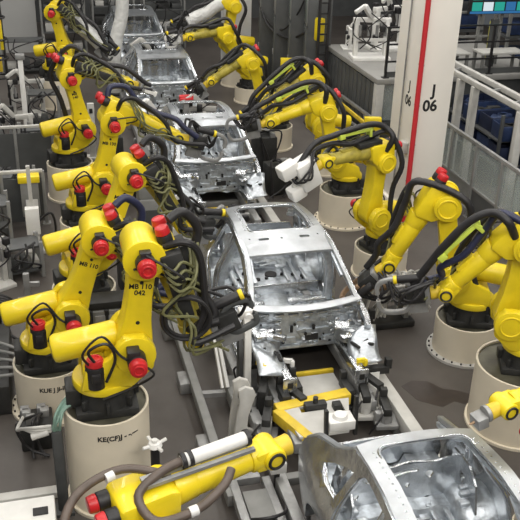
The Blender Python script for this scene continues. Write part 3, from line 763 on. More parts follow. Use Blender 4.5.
RB = {
 'L1': ('yellow welding robot on the tall lettered pedestal at lower left, black lettering on its arm', (-2.57, -1.58, 1.13), 0, 7, -75, .92, 'MB 110\n042', 'c', 'loop', False),
 'L2': ('yellow robot at far left with its arm leaning right, on the low pedestal', (-3.10, .12, .61), 2, 21, -68, .92, 'MB 110', 'c', 'blue', False),
 'L3': ('yellow robot whose upper arm shows between two front arms at left', (-2.58, 1.71, .71), 8, 23, -62, .92, 'MB 120', 'c', 'up', False),
 'L4': ('yellow robot with near level forearm over the second car, upper left', (-2.37, 4.30, .57), 4, 11, -30, .92, 'MB 130', 'c', 'blue', False),
 'L5': ('yellow robot on the white-beige pedestal with dark top, upper left', (-2.49, 6.85, .65), 8, -12, -22, .92, 'MB\n140', 'grip', 'up', False),
 'L6': ('farthest yellow robot at upper left with black hoses down its forearm', (-2.48, 13.0, .69), -9, -13, -45, .92, None, 'c', 'up', False),
 'L0': ('yellow robot reaching in from lower left with a white tube on its forearm', (-3.55, -4.22, .5), 14, 54, 3, .9, None, 'none', 'none', False),
 'R0': ('yellow robot reaching in at lower right, only its wrist and grey tool in view', (1.70, -3.27, .5), 188, -14, -12, .78, None, 'seal', 'none', False),
 'R1': ('big yellow robot at the right edge with a lime strip on its forearm', (2.24, -1.44, .82), 157, -3, -52, .85, None, 'c', 'blue', True),
 'R2': ('yellow robot with round elbow cap on the bolted pedestal at right', (2.41, .20, .49), 160, 12, -66, .92, None, 'copper', 'up', False),
 'R3': ('yellow robot with upright arm just left of the white column', (2.13, 2.62, .45), 194, -4, -4, .82, None, 'white', 'up', True),
 'R4': ('yellow robot on the wide pedestal behind the right rear of the middle car', (2.27, 4.75, .59), 173, 12, -22, .82, None, 'c', 'up', True),
 'R5': ('yellow robot with a lime strip, the nearest one to the tilted yellow box', (2.80, 7.3, .40), 182, 8, -36, .85, None, 'c', 'up', True),
 'R6': ('yellow robot right of the second car with its bright arm slanting down', (2.09, 9.0, .47), 173, 18, -35, .8, None, 'c', 'up', False),
 'R7': ('yellow robot in front of the grey wall end, forearm reaching out to the fourth car', (2.49, 12.7, .37), 198, 38, -6, .85, None, 'white', 'up', False),
 'R8': ('farthest yellow robot on the right, at the top edge beside the grey wall end', (2.50, 14.4, .47), 183, -10, -26, .92, None, 'c', 'up', False)}
for k, a in RB.items():
    robot(*a, tube=(k == 'L0'), jacket=(k in ('R8', 'L6')), dirty=(k in ('L1', 'L2', 'L3', 'L5', 'L6', 'R3', 'R5', 'R6', 'R7')), back=(.03 if k in ('L1', 'L2', 'L3') else .19), big=(k == 'R3'), full=(k[0] == 'R' or k == 'L5'), wp={'L1': 96, 'L2': 60, 'L3': 50, 'L4': 10, 'R1': 40, 'R2': 20, 'R3': -20, 'R4': 10}.get(k, 0))

# ------------------------------------------------------------------ surroundings, right side
t = thing('building_column', 'white square column lettered J over 06 with a red pipe on its corner', 'column', (3.36, 4.42, 0))
MB().box((.30, .55, 3.5), (.60, 1.1, 7), None, .012).build('shaft', CWH, t)
MB().box((.30, .55, .1), (.74, 1.24, .2), None, .02).build('plinth', CWH, t)
MB().tube([(-.05, -.05, 0), (-.05, -.05, 7)], .045, 12, False, False).build('corner_pipe', REDP, t, label='red corner pipe')
m = MB().tube([(-.03, .62, 0), (-.03, .62, 7)], .016, 8, False, False).tube([(-.03, .05, 0), (-.03, .05, 7)], .012, 8, False, False)
m.build('conduit', ALU, t)
m = MB()
for z in (.8, 1.5, 2.2, 2.9): m.box((-.03, -.01, z), (.06, .12, .03))
m.box((-.05, .3, 1.35), (.08, .2, .2), None, .01)
m.build('pipe_bracket', LGR, t)
def jtext(b, sz, px, pz, face):
    if face == 'f': lettering(b, sz, lambda x, y, z: V((px+x, -.001-z, pz+y)), t)
    else: lettering(b, sz, lambda x, y, z: V((-.001-z, px-x, pz+y)), t)
jtext('J', .27, .26, 2.44, 'f'); jtext('06', .27, .22, 2.17, 'f')
jtext('J', .24, .42, 2.42, 's'); jtext('06', .24, .42, 2.16, 's')

# glazed machine guard
def guard(label, x0, y0, x1, y1, h, n, glass=True, group='machine guards'):
    L = math.hypot(x1-x0, y1-y0)
    t = thing('machine_guard', label, 'guard', (x0, y0, 0), math.atan2(y1-y0, x1-x0), group)
    for k in range(n+1):
        MB().box((L*k/n, 0, h/2), (.07, .07, h), None, .006).box((L*k/n, 0, .01), (.16, .14, .02)).build('post', GRY, t)
    MB().bar((0, 0, h), (L, 0, h), .06, .07, .006).build('top_rail', ALU, t)
    MB().bar((0, 0, h*.42), (L, 0, h*.42), .05, .05, .006).bar((0, 0, .12), (L, 0, .12), .05, .05, .006).build('mid_rail', GRY, t)
    for k in range(n):
        if glass: MB().box((L*(k+.5)/n, 0, h*.71), (L/n-.07, .012, h*.55)).build('glass_pane', GLS, t)
        MB().box((L*(k+.5)/n, 0, h*.27), (L/n-.07, .015, h*.28)).build('lower_panel', GRY if k % 2 else DGR, t)
    return t
guard('grey machine guard with glass panes right of the white column', 4.62, 6.3, 4.62, 1.6, 1.42, 5)
guard('short grey guard with dark panels left of the white column, under the platform edge', 4.1, 10.2, 4.2, 7.2, .75, 2, False)
t = thing('overhead_beam', 'light grey twin beam on posts behind the glass guard', 'beam', (5.15, 0, 0))
MB().bar((0, 8.2, 2.15), (0, 3.95, 2.15), .09, .10, .01).bar((.25, 8.2, 2.2), (.25, 3.95, 2.2), .09, .1, .01).build('beam', LGR, t)
for y in (6.35, 5.75, 4.05): MB().box((0, y, 1.05), (.14, .12, 2.1), None, .01).box((0, y, .01), (.26, .24, .02)).build('post', LGR, t)
m = MB()
for y in (7.8, 6.8, 5.2, 4.4): m.bar((0, y, 2.16), (.25, y, 2.19), .05, .04)
m.build('cross_tie', ALU, t)
# round enclosure at the right edge
t = thing('round_enclosure', 'round grey-green ribbed enclosure behind the glass guard at right edge', 'enclosure', (5.35, 3.2, 0))
m = MB().lathe((0, 0, 0), (0, 0, 1), [(0, .5), (1.12, .5), (1.2, .46), (1.2, 0)], 40)
for k in range(14):
    an = 2*PI*k/14; m.box((.5*math.cos(an), .5*math.sin(an), .58), (.03, .05, 1.0), Matrix.Rotation(an, 3, 'Z'), .008)
m.build('shell', mat('grey_green_paint', (.25, .29, .27), .45, .1, .1, 4), t)
MB().box((-.3, -.42, .6), (.3, .03, .7), Matrix.Rotation(R(-40), 3, 'Z'), .01).build('hatch', GRY, t)

# racks of blue parts
def rack(label, x, y, L, seed, z0=.45):
    rn = random.Random(seed)
    t = thing('parts_rack', label, 'rack', (x, y, 0), 0, 'parts racks behind the guard')
    for sx in (-.45, .45):
        for sy in (0, L): MB().box((sx, sy, .75), (.06, .06, 1.5), None, .005).build('post', DGR, t)
    for z in (z0, z0+.5): MB().box((0, L/2, z), (.95, L, .04), None, .005).build('shelf', DGR, t)
    return t
def bin_(label, x, y, z, w_, d, h, rz, m_, grp, lid):
    t = thing('parts_bin', label, 'bin', (x, y, z), R(rz), grp)
    b = MB(); tk = .02
    b.box((0, 0, tk/2), (w_, d, tk)).box((-w_/2, 0, h/2), (tk, d, h), None, .004).box((w_/2, 0, h/2), (tk, d, h), None, .004).box((0, -d/2, h/2), (w_, tk, h), None, .004).box((0, d/2, h/2), (w_, tk, h), None, .004)
    b.build('shell', m_, t)
    c = MB(); rn = random.Random(int(x*100+y*37+z*11))
    for k in range(5): c.box((rn.uniform(-.3, .3)*w_, rn.uniform(-.3, .3)*d, h*.7), (w_*.35, d*.25, h*.3), Matrix.Rotation(rn.uniform(-1, 1), 3, 'Z'), .01)
    c.build('contents', lid, t); return t
rack('dark parts rack with blue bins behind the guard, next to the white column', 6.3, 5.75, 2.4, 1)
rack('dark parts rack with blue bins behind the guard, toward the right edge', 6.5, 3.0, 2.6, 2)
nm = ['nearest', 'second', 'third', 'farthest']
for r_, (x, y0, lb) in enumerate(((6.3, 5.95, 'rack next to the white column'), (6.5, 3.25, 'rack toward the right edge'))):
    for k in range(4):
        for q, z in enumerate((.47, .97)):
            bin_('%s blue bin on the %s shelf of the %s' % (nm[k], ('lower', 'upper')[q], lb), x+.05*(k % 2), y0+k*.62, z, .8, .52, .3 if q else .36, 4*(k-1), BLUP if (k+q) % 2 else NAVY, 'blue bins on the racks', (NAVY, DARK, WHT, BLUP)[(k*2+q+r_) % 4])

# raised platform
t = thing('raised_platform', 'grey raised platform with slatted dark side left of the column', 'platform', (4.2, 8.3, 0))
MB().box((2.1, 1.75, 1.56), (4.2, 3.5, .12), None, .01).build('deck', mat('platform_grey', (.27, .265, .25), .55, .05, .1, 2), t)
m = MB()
for k in range(12): m.box((.06, .34+k*.27, .75), (.05, .235, 1.42), None, .012)
m.build('side_cladding', DGR, t)
MB().box((.09, .09, .75), (.18, .18, 1.5), None, .01).build('corner_post', LGR, t)
MB().box((.95, .09, .75), (.14, .14, 1.5), None, .01).build('corner_post', LGR, t)
m = MB().box((.53, .12, .32), (.72, .03, .62)).box((2.6, .12, .75), (3.2, .03, 1.5))
m.build('front_panel', DGR, t)
MB().box((.53, .14, 1.06), (.7, .012, .82)).build('window_pane', GLS, t)
t = thing('platform_railing', 'black railing standing on the raised platform edge', 'railing', (4.3, 8.42, 1.62))
for k in range(4): MB().box((.12+k*1.25, 0, .55), (.05, .05, 1.1)).box((.12+k*1.25, 0, .01), (.14, .12, .02)).build('post', BLK, t)
for z in (.35, .72, 1.08): MB().bar((.12, 0, z), (3.87, 0, z), .035, .035).build('rail', BLK, t)
MB().box((2.0, 0, .07), (3.75, .012, .12)).build('toe_board', DGR, t)

# white handling fixture on the platform
def fixture(label, loc, rz, seed, sc=1., m1=WHT, cat='fixture', grp='white fixtures on the platform'):
    rn = random.Random(seed)
    t = thing('handling_fixture', label, cat, loc, R(rz), grp, sc)
    MB().box((0, 0, .04), (.9, .6, .08), None, .01).build('base', m1, t)
    for x in (-.36, .36): MB().box((x, 0, .5), (.1, .14, .86), None, .01).build('upright', m1, t)
    MB().bar((-.45, 0, .9), (.45, 0, .9), .1, .1, .01).bar((-.36, -.05, .45), (.36, -.05, .45), .07, .07, .01).build('cross_beam', m1, t)
    MB().bar((0, 0, .92), (-.25, -.2, 1.25), .1, .12, .02).bar((-.25, -.2, 1.25), (-.5, -.35, 1.12), .08, .09, .02).build('swing_arm', m1, t)
    for k in range(5): MB().box((rn.uniform(-.4, .4), rn.uniform(-.2, .15), rn.uniform(.4, 1.15)), (.12, .12, .14), None, .015).build('clamp_block', BLK, t)
    for k in range(4): MB().cyl((-.3+.2*k, -.12, .55), (-.3+.2*k, -.12, .8), .035, None, 10).build('cylinder', ALU, t)
    m = MB()
    for k in range(4): m.tube([(rn.uniform(-.4, .4), .1, .2), (rn.uniform(-.5, .5), -.25, .6), (rn.uniform(-.4, .4), -.1, 1.1)], .014, 6)
    m.build('hoses', BLK, t)
    return t
fixture('white handling fixture on the platform, right one near the railing', (4.74, 10.2, 1.62), -8, 1, 1.0)
fixture('white handling fixture on the platform, behind the right one', (5.55, 11.1, 1.62), 15, 2, 1.1)
fixture('low white fixture at the far left end of the platform', (4.6, 11.3, 1.62), 80, 3, .55)

# cabinet row behind the right robots
for k in range(4):
    x, y = 3.25+.19*k, 15.0-.80*k
    lb = ['dark cabinet at the grey wall end, first of the row', 'dark cabinet, second from the grey wall end', 'tall dark cabinet with glazed top, third from the wall end', 'tall dark cabinet with glazed top, fourth from the wall end'][k]
    t = thing('control_cabinet', lb, 'cabinet', (x, y, 0), R(-103.4), 'dark cabinets along the right')
    MB().box((.41, .35, 1.5), (.80, .6, 3.0), None, .012).build('body', DGR, t)
    d = MB().box((.41, .035, 1.05), (.74, .03, 1.9), None, .01).box((.28, .015, 1.05), (.03, .02, 1.8)).box((.55, .015, 1.05), (.03, .02, 1.8)).build('door', mat('cabinet_door_grey', (.10, .105, .10), .45, .15, .12, 3), t)
    MB().box((.72, .01, 1.1), (.03, .04, .16), None, .006).build('handle', ALU, d)
    f = MB().box((.41, .035, 2.5), (.74, .03, .86), None, .01).build('upper_door', GRY, t)
    if k in (2, 3): MB().box((.41, .015, 2.5), (.60, .015, .7), None, .004).build('window_pane', mat('cabinet_glass', (.16, .19, .17), .12, 0, .1, 2), f)
def ybox(label, loc, rz, w_, h, post):
    t = thing('junction_box', label, 'junction box', loc, R(rz), 'yellow boxes on the right')
    MB().box((0, 0, 0), (w_, .14, h), None, .012).build('housing', YEL, t)
    MB().box((0, -.075, 0), (w_*.86, .012, h*.86), None, .004).build('lid', YEL, t)
    if post: MB().box((0, .1, -loc[2]/2-.05), (.08, .08, loc[2]-.1)).build('post', GRY, t)
    return t
ybox('yellow box on a post left of the white column', (3.86, 7.55, .85), -15, .36, .34, True)
ybox('bright yellow box in front of the dark cabinets', (3.3, 12.2, 1.0), -10, .32, .42, True)
ybox('tilted yellow box with black cables high on the dark cabinet row', (3.94, 11.75, 2.02), -70, .36, .56, False)
t = tag(MB().tube([(3.05, 14.6, 2.6), (3.2, 13.9, 1.75), (3.5, 13.0, 1.55), (3.7, 12.4, 1.75), (3.85, 11.9, 2.0)], .03, 8).tube([(3.1, 14.6, 2.6), (3.2, 14.1, 1.9), (3.45, 13.3, 1.7), (3.62, 12.6, 2.2), (3.75, 12.4, 2.6)], .022, 8).build('hanging_cable', BLK), 'black cables hanging in loops in front of the dark cabinets', 'cable')
t = thing('barrier_rail', 'yellow barrier rail below the platform side', 'barrier', (4.02, 8.3, 0))
MB().bar((0, 0, .62), (0, 2.4, .62), .05, .09, .01).build('rail', YELD, t)
for y in (.15, 2.2): MB().box((0, y, .29), (.07, .07, .58)).build('post', YELD, t)

# far right workshop behind: screen, gantry frames, tables
t = thing('status_screen', 'wide status screen with green and blue tiles at top right', 'screen', (7.3, 9.0, 2.99))
MB().box((0, .06, .14), (1.5, .08, .62), None, .01).build('housing', BLK, t)
rn = random.Random(9)
for q in range(2):
    for k in range(5): MB().box((-.56+.28*k, .015, .0+.24*q), (.24, .012, .19)).build('screen_tile', (SCR, SCW, SCR, SCB, SCR)[(k+q*2) % 5], t)
MB().box((0, .014, -.13), (1.44, .01, .05)).build('screen_tile', SCB, t)
MB().box((0, .12, -1.6), (.14, .14, 2.6)).build('post', DGR, t)
t = thing('pipe_frame', 'dark grey pipe frame with yellow-green posts behind the column', 'frame', (5.9, 9.3, 1.62))
for x in (0, .55, 1.1, 1.65): MB().box((x, 0, .8), (.06, .06, 1.6)).build('post', GRY, t)
for x in (.3, 1.4): MB().box((x, -.03, .55), (.07, .05, .9), None, .01).build('marker_post', mat('olive_yellow_paint', (.42, .40, .08), .5, 0, .1, 4), t)
for z in (.12, .65, 1.2, 1.58): MB().bar((0, 0, z), (1.65, 0, z), .045, .045).build('rail', GRY, t)
def table(label, x, y, z, w_, d, m_):
    t = thing('work_table', label, 'table', (x, y, z), 0, 'tables on the platform')
    MB().box((0, 0, .42), (w_, d, .05), None, .008).build('tabletop', m_, t)
    for sx in (-1, 1):
        for sy in (-1, 1): MB().box((sx*(w_/2-.06), sy*(d/2-.06), .2), (.06, .06, .4)).build('leg', GRY, t)
table('pale low table on the platform right behind the column', 5.9, 8.85, 1.62, 1.2, .6, LGR)
table('pale low table on the platform, toward the screen', 7.3, 8.75, 1.62, 1.1, .5, LGR)
t = thing('dark_machine', 'tall dark machine housing below the screen at right edge', 'machine', (7.9, 6.9, 0))
MB().box((.4, 0, 1.2), (1.6, 1.2, 2.4), None, .03).build('housing', mat('machine_black', (.03, .032, .033), .45, .2, .2, 3), t)
MB().box((-.42, 0, 1.5), (.03, .9, 1.2), None, .01).build('door', DGR, t)
MB().box((.1, -.62, 1.9), (.4, .03, .55), None, .01).build('notice', WHT, t, label='white notice sheet')
for k, (x, y, lb) in enumerate(((8.5, 14, 'dark steel shelf tower far behind the platform, left one'), (10.0, 13, 'dark steel shelf tower far behind the platform, right one'))):
    t = thing('shelf_tower', lb, 'shelf', (x, y, 0), 0, 'far shelf towers')
    for sx in (0, 1.2):
        for sy in (0, .8): MB().box((sx, sy, 1.7), (.08, .08, 3.4)).build('post', GRY, t)
    for z in (.6, 1.4, 2.2, 3.0): MB().box((.6, .4, z), (1.3, .9, .06)).build('shelf', DGR, t)
    for z in (.63, 1.43, 2.23): MB().box((.6, .4, z+.2), (1.0, .7, .36), None, .02).build('crate_load', BLUP, t)

# ------------------------------------------------------------------ surroundings, left side
def fence(label, x0, x1, y, h, n, panel):
    t = thing('guard_fence', label, 'fence', (x0, y, 0), 0, 'guard fences at left'); L = x1-x0
    for k in range(n+1): MB().box((L*k/n, 0, h/2), (.06, .06, h), None, .006).box((L*k/n, 0, .01), (.14, .14, .02)).build('post', GRY, t)
    MB().bar((0, 0, h), (L, 0, h), .07, .05, .006).build('top_rail', LGR, t)
    for k in range(n): MB().box((L*(k+.5)/n, 0, h*.47), (L/n-.06, .02, h*.8)).build('infill_panel', panel, t)
fence('grey guard fence with pale top rail behind the upper left robot', -4.9, -2.75, 8.0, 1.05, 3, DGR)
fence('lower grey guard fence with pale top rail, nearer at left edge', -4.4, -3.0, 5.6, 1.0, 2, DGR)
t = thing('interlock_box', 'dark grey box with a bright yellow top on the nearer left fence', 'box', (-3.24, 5.45, 0))
MB().box((0, 0, .56), (.30, .18, .62), None, .01).box((0, 0, .13), (.08, .08, .26)).build('housing', GRY, t)
MB().box((0, 0, .93), (.36, .22, .12), None, .015).build('cap', YEL, t, label='bright yellow top')
MB().box((.02, -.095, .46), (.2, .012, .22)).build('sheet', WHT, t)
t = thing('interlock_box', 'small yellow-topped box at the left edge beside the larger one', 'box', (-3.85, 5.5, 0))
MB().box((0, 0, .5), (.22, .16, .7), None, .01).box((0, 0, .08), (.08, .08, .16)).build('housing', GRY, t)
MB().box((0, 0, .9), (.26, .18, .1), None, .015).build('cap', YEL, t)
t = thing('marker_post', 'white post with grey cap standing behind the left fences', 'post', (-3.27, 10.6, 0))
MB().box((0, 0, .88), (.11, .11, 1.76), None, .01).box((0, 0, .02), (.26, .26, .04)).build('shaft', WHT, t)
MB().box((0, 0, 1.82), (.2, .18, .12), None, .02).build('cap', ALU, t)
t = thing('marker_post', 'pale narrow post right of the upper left pedestal', 'post', (-1.92, 8.9, 0))
MB().box((0, 0, .6), (.14, .1, 1.2), None, .01).box((0, 0, .02), (.26, .26, .04)).build('shaft', LGR, t)
MB().box((0, -.055, 1.05), (.07, .012, .1)).build('sensor_face', BLK, t)
t = thing('hoop_stand', 'tall black stand with round hoops at upper left edge', 'stand', (-3.78, 12.6, 0))
MB().tube([(-.22, 0, 0), (-.22, 0, 2.9)], .03, 8, False, False).tube([(.16, 0, 0), (.12, 0, 2.9)], .03, 8, False, False).build('upright', BLK, t)
for z in (.9, 1.35, 1.8, 2.3, 2.7): MB().torus((-.03, 0, z), (0, 0, 1), .24, .025).build('hoop', BLK, t)
MB().box((.1, -.05, 1.9), (.07, .06, .7), None, .01).build('light_curtain', YEL, t, label='yellow light curtain strip')
MB().box((-.06, -.06, 1.2), (.24, .06, .34), None, .01).build('notice', YELD, t)
MB().box((-.04, 0, .03), (.6, .4, .06), None, .01).build('base', DARK, t)
for k, (x, y, rz, sd, sc_, lb) in enumerate(((-3.5, 9.3, 10, 11, .95, 'grey and white clamping fixture behind the far left fence, right one'), (-4.15, 9.6, -15, 12, 1.0, 'grey and white clamping fixture behind the far left fence, at left edge'), (-3.2, 12.2, 5, 13, .95, 'clamping fixture behind the white post'), (-3.7, 6.6, 5, 14, .7, 'small clamping fixture between the two left fences'), (-3.95, 3.3, 30, 15, .8, 'clamping fixture at the left edge below the nearer fence'))):
    fixture(lb, (x, y, 0), rz, sd, sc_, LGR if k != 3 else ALU, 'fixture', 'clamping fixtures at left')
t = thing('switch_stand', 'white switch box on a thin grey stand at left', 'stand', (-3.22, 4.5, 0))
MB().box((0, 0, .03), (.34, .3, .06), None, .01).box((0, .05, .75), (.06, .06, 1.45)).build('stand', LGR, t)
MB().box((0, -.03, .56), (.22, .14, .46), None, .012).build('switch_box', WHT, t)
MB().box((.02, -.03, .22), (.14, .12, .18), None, .01).build('lower_box', LGR, t)
MB().tube([(.05, -.02, .5), (.3, -.1, .7), (.34, -.05, .3), (.12, .05, .06)], .02, 8).build('cable', BLK, t)
t = thing('valve_stand', 'small grey valve stand on the floor at left', 'stand', (-3.36, 2.75, 0))
MB().box((0, 0, .02), (.3, .22, .04), None, .006).box((0, 0, .25), (.09, .07, .46), None, .01).bar((0, 0, .3), (.18, -.02, .3), .06, .06).build('bracket', ALU, t)
t = thing('yellow_post', 'yellow bollard at the left edge', 'bollard', (-3.86, 4.0, 0))
MB().cyl((0, 0, 0), (0, 0, .85), .12, None, 20, .02).cyl((0, 0, 0), (0, 0, .03), .17, None, 20).build('post', YEL, t)
t = thing('hose_reel', 'black hose reel with coiled cables at the left edge', 'reel', (-3.75, 1.75, 0))
m = MB()
for k in range(6): m.torus((0, -.06+.025*k, .42), (0, 1, .1), .22+.02*(k % 3), .02)
m.build('coil', BLK, t)
MB().box((0, 0, .03), (.3, .3, .06), None, .01).box((0, .1, .24), (.08, .05, .46)).cyl((0, -.1, .42), (0, .12, .42), .07, None, 14).build('stand', DARK, t)
MB().tube([(.05, -.05, .2), (.35, -.2, .05), (.8, .2, .03), (1.0, .7, .03)], .022, 8).build('trailing_cable', BLK, t)
t = thing('floor_console', 'dark floor console with metal boxes left of the low pedestal', 'console', (-3.86, .75, 0))
MB().box((0, 0, .2), (.55, 1.5, .4), None, .02).build('housing', DARK, t)
m = MB()
for k in range(6): m.box((-.1+.1*(k % 2), -.6+.24*k, .44), (.16, .16, .1), None, .01)
m.build('connector_blocks', ALU, t)
m = MB()
for k in range(5): m.tube([(.1, -.6+.2*k, .46), (.3, -.66+.16*k, .5), (.5, -.5+.1*k, .42), (.62, -.4, .5)], .02, 7)
m.build('cables', GRY, t)
t = thing('control_cabinet', 'low grey cabinet between the two front left robots', 'cabinet', (-2.36, .75, 0))
MB().box((0, .2, .42), (.36, .36, .84), None, .012).build('body', GRY, t)
d = MB().box((0, .01, .44), (.3, .02, .7), None, .008).build('door', ALU, t)
MB().box((.11, -.008, .5), (.02, .02, .1)).build('handle', DARK, d)
m = MB().box((0, .2, .9), (.62, .3, .1), None, .01)
for k in range(3): m.cyl((-.2+.2*k, .02, .62), (-.2+.2*k, .02, .86), .03, None, 10)
m.build('valve_block', DARK, t)
t = thing('machine_column', 'dark grey boxy machine column behind the front left robot', 'machine', (-1.35, 4.1, 0))
MB().box((0, 0, .5), (.4, .36, 1.0), None, .02).box((-.05, 0, 1.15), (.3, .3, .3), None, .02).build('column', GRY, t)
m = MB().box((0, -.19, .35), (.3, .02, .25)).box((0, -.19, .7), (.3, .02, .25))
m.build('panel', DGR, t)
MB().bar((.22, -.1, .9), (.5, -.3, 1.1), .05, .08, .01).bar((.5, -.3, 1.1), (.5, -.3, .75), .05, .06, .01).build('arm', WHT, t)
t = thing('fixture_arm', 'white clamping arm with small blocks left of the middle car rear', 'fixture', (-1.12, 2.9, 0))
MB().box((0, 0, .04), (.3, .3, .08), None, .01).box((0, 0, .5), (.09, .12, .9), None, .01).box((.1, 0, .5), (.04, .08, .8), None, .01).bar((0, 0, .95), (.22, -.05, 1.05), .07, .08, .01).build('upright', WHT, t)
m = MB()
for k in range(4): m.box((.02+.06*k, -.08, .98+.03*k), (.05, .07, .09), None, .008)
m.build('clamp_blocks', DARK, t)

# lower left corner
t = thing('sensor_post', 'short black post with a white knobbed cap in front of the tall pedestal', 'post', (-2.16, -2.1, 0))
MB().cyl((0, 0, 0), (0, 0, .92), .045, None, 16).cyl((0, 0, 0), (0, 0, .03), .11, None, 18).build('shaft', BLK, t)
m = MB().cyl((0, 0, .92), (0, 0, .97), .075, .06, 18, .01)
for k in range(4):
    an = k*PI/2+.4; m.cyl((.06*math.cos(an), .06*math.sin(an), .94), (.13*math.cos(an), .13*math.sin(an), .95), .018, None, 8)
m.cyl((0, 0, .97), (0, 0, 1.0), .03, None, 12)
m.build('cap', WHT, t, label='white cap with knobs')
t = thing('cable_conduit', 'thick dark conduit running down the left side of the tall pedestal', 'conduit', (-3.07, -1.78, 0))
MB().box((0, 0, .52), (.11, .10, 1.02), None, .03).box((0, 0, .02), (.2, .2, .04)).build('conduit', mat('dark_grey_sleeve', (.05, .052, .052), .6, 0, .2, 6), t)
m = MB(); rn = random.Random(4)
for k in range(6): m.tube([(rn.uniform(-.03, .03), 0, 1.0), (.02+rn.uniform(-.05, .05), -.03, 1.10+.02*k), (.12, .06+.03*k, 1.24), (.3, .14+.03*k, 1.22+.01*k), (.43, .24+.02*k, 1.26)], .016, 7)
m.build('green_cables', GRN, t, label='pale green cables')
m = MB()
for k in range(3): m.tube([(-.05, 0, 1.02+.03*k), (-.2, -.02, 1.04+.03*k), (-.32, .15, .98), (-.4, .5, .72), (-.36, 1.0, .5)], .017, 7)
m.cyl((-.24, -.03, 1.0), (-.08, -.02, 1.03), .035, None, 10)
m.build('white_cables', LGR, t)
t = thing('floor_cabinet', 'low cream white cabinet at the lower left corner', 'cabinet', (-3.62, -2.4, 0))
MB().box((0, 0, .25), (.95, .62, .5), None, .012).build('body', WHT, t)
MB().box((.34, .1, .505), (.14, .1, .02), None, .006).box((.36, -.2, .506), (.16, .2, .012)).build('lid_fittings', BLK, t)
tag(MB().box((-3.55, -1.52, .04), (1.0, .12, .08), None, .01).build('floor_kerb', LGR), 'pale low kerb on the floor behind the cream cabinet', 'kerb')
# plate rack between the right robots and the middle car
t = thing('tool_stand', 'dark tool stand with hoses on the floor right of the middle car', 'stand', (1.55, 1.15, 0))
MB().box((0, 0, .05), (.9, .5, .1), None, .02).build('base', DARK, t)
m = MB()
for x in (-.35, .35): m.box((x, 0, .3), (.08, .3, .5), None, .01)
m.build('upright', GRY, t)
MB().cyl((-.5, -.05, .62), (.1, -.1, .66), .08, None, 18, .02).build('tip_dresser', BRZ, t, label='copper brown cylinder')
m = MB(); rn = random.Random(8)
for k in range(16): m.tube([(rn.uniform(-.4, .5), rn.uniform(-.2, .2), .15), (rn.uniform(-.2, .6), rn.uniform(-.3, .2), .7+rn.uniform(-.1, .2)), (rn.uniform(.1, .6), rn.uniform(-.2, .2), .55), (rn.uniform(.2, .7), rn.uniform(-.2, .2), .25)], .02, 7)
m.build('hoses', LGR, t)
m = MB()
for k in range(8): m.box((rn.uniform(-.35, .5), rn.uniform(-.2, .2), rn.uniform(.4, .65)), (.14, .12, .12), None, .02)
m.build('tool_blocks', ALU, t)

# tooling between the bodies and in the lower centre
for a in (('white clamping fixture with black blocks between the third and fourth car bodies, left one', (-.55, 9.0, 0), 8, 31, 1.0, WHT),
          ('white clamping fixture with black blocks between the third and fourth car bodies, right one', (.55, 9.15, 0), -12, 32, 1.0, LGR),
          ('grey clamping fixture behind the middle car, in front of the next body', (-.1, 3.75, 0), 4, 33, .75, ALU),
          ('pale clamping fixture between the two farthest car bodies', (.1, 14.35, 0), -5, 34, 1.1, LGR)):
    fixture(a[0], a[1], a[2], a[3], a[4], a[5], 'fixture', 'clamping fixtures between the bodies')
t = thing('top_clamp', 'red clamp on the top of the fixture behind the second car body', 'clamp', (.12, 9.05, 1.0))
MB().box((0, 0, -.45), (.12, .12, 1.1), None, .01).build('post', ALU, t)
MB().box((0, -.05, .16), (.3, .2, .12), None, .03).cyl((-.15, -.05, .22), (.15, -.05, .22), .05, None, 14).build('jaw', RED, t)
t = thing('transfer_frame', 'grey steel transfer frame on the floor at lower centre, under the white-tubed arm', 'frame', (-1.05, -2.3, 0))
for a, b in (((-.3, -.5, .2), (.35, -.5, .2)), ((-.3, .35, .2), (.0, .35, .2)), ((-.3, -.5, .2), (-.3, .35, .2)), ((.05, -.5, .2), (.05, .3, .2))): MB().bar(a, b, .09, .1, .01).build('beam', ALU, t)
for x, y in ((-.3, -.5), (-.3, .35), (.05, -.5)): MB().box((x, y, .08), (.12, .12, .16), None, .01).build('foot', GRY, t)
MB().box((-.12, -.1, .24), (.26, .4, .06), None, .01).build('plate', GRY, t)
MB().tube([(-.25, -.3, .26), (-.1, -.4, .34), (.1, -.3, .3), (.15, .0, .22)], .018, 7).build('cable', BLK, t)
t = thing('sensor_box', 'small white sensor box on a stem below the yellow wrist at lower centre', 'box', (-.90, -2.1, 0))
MB().box((0, 0, .44), (.17, .1, .13), None, .01).build('housing', WHT, t)
MB().box((0, .02, .19), (.05, .05, .38)).build('stem', DARK, t)
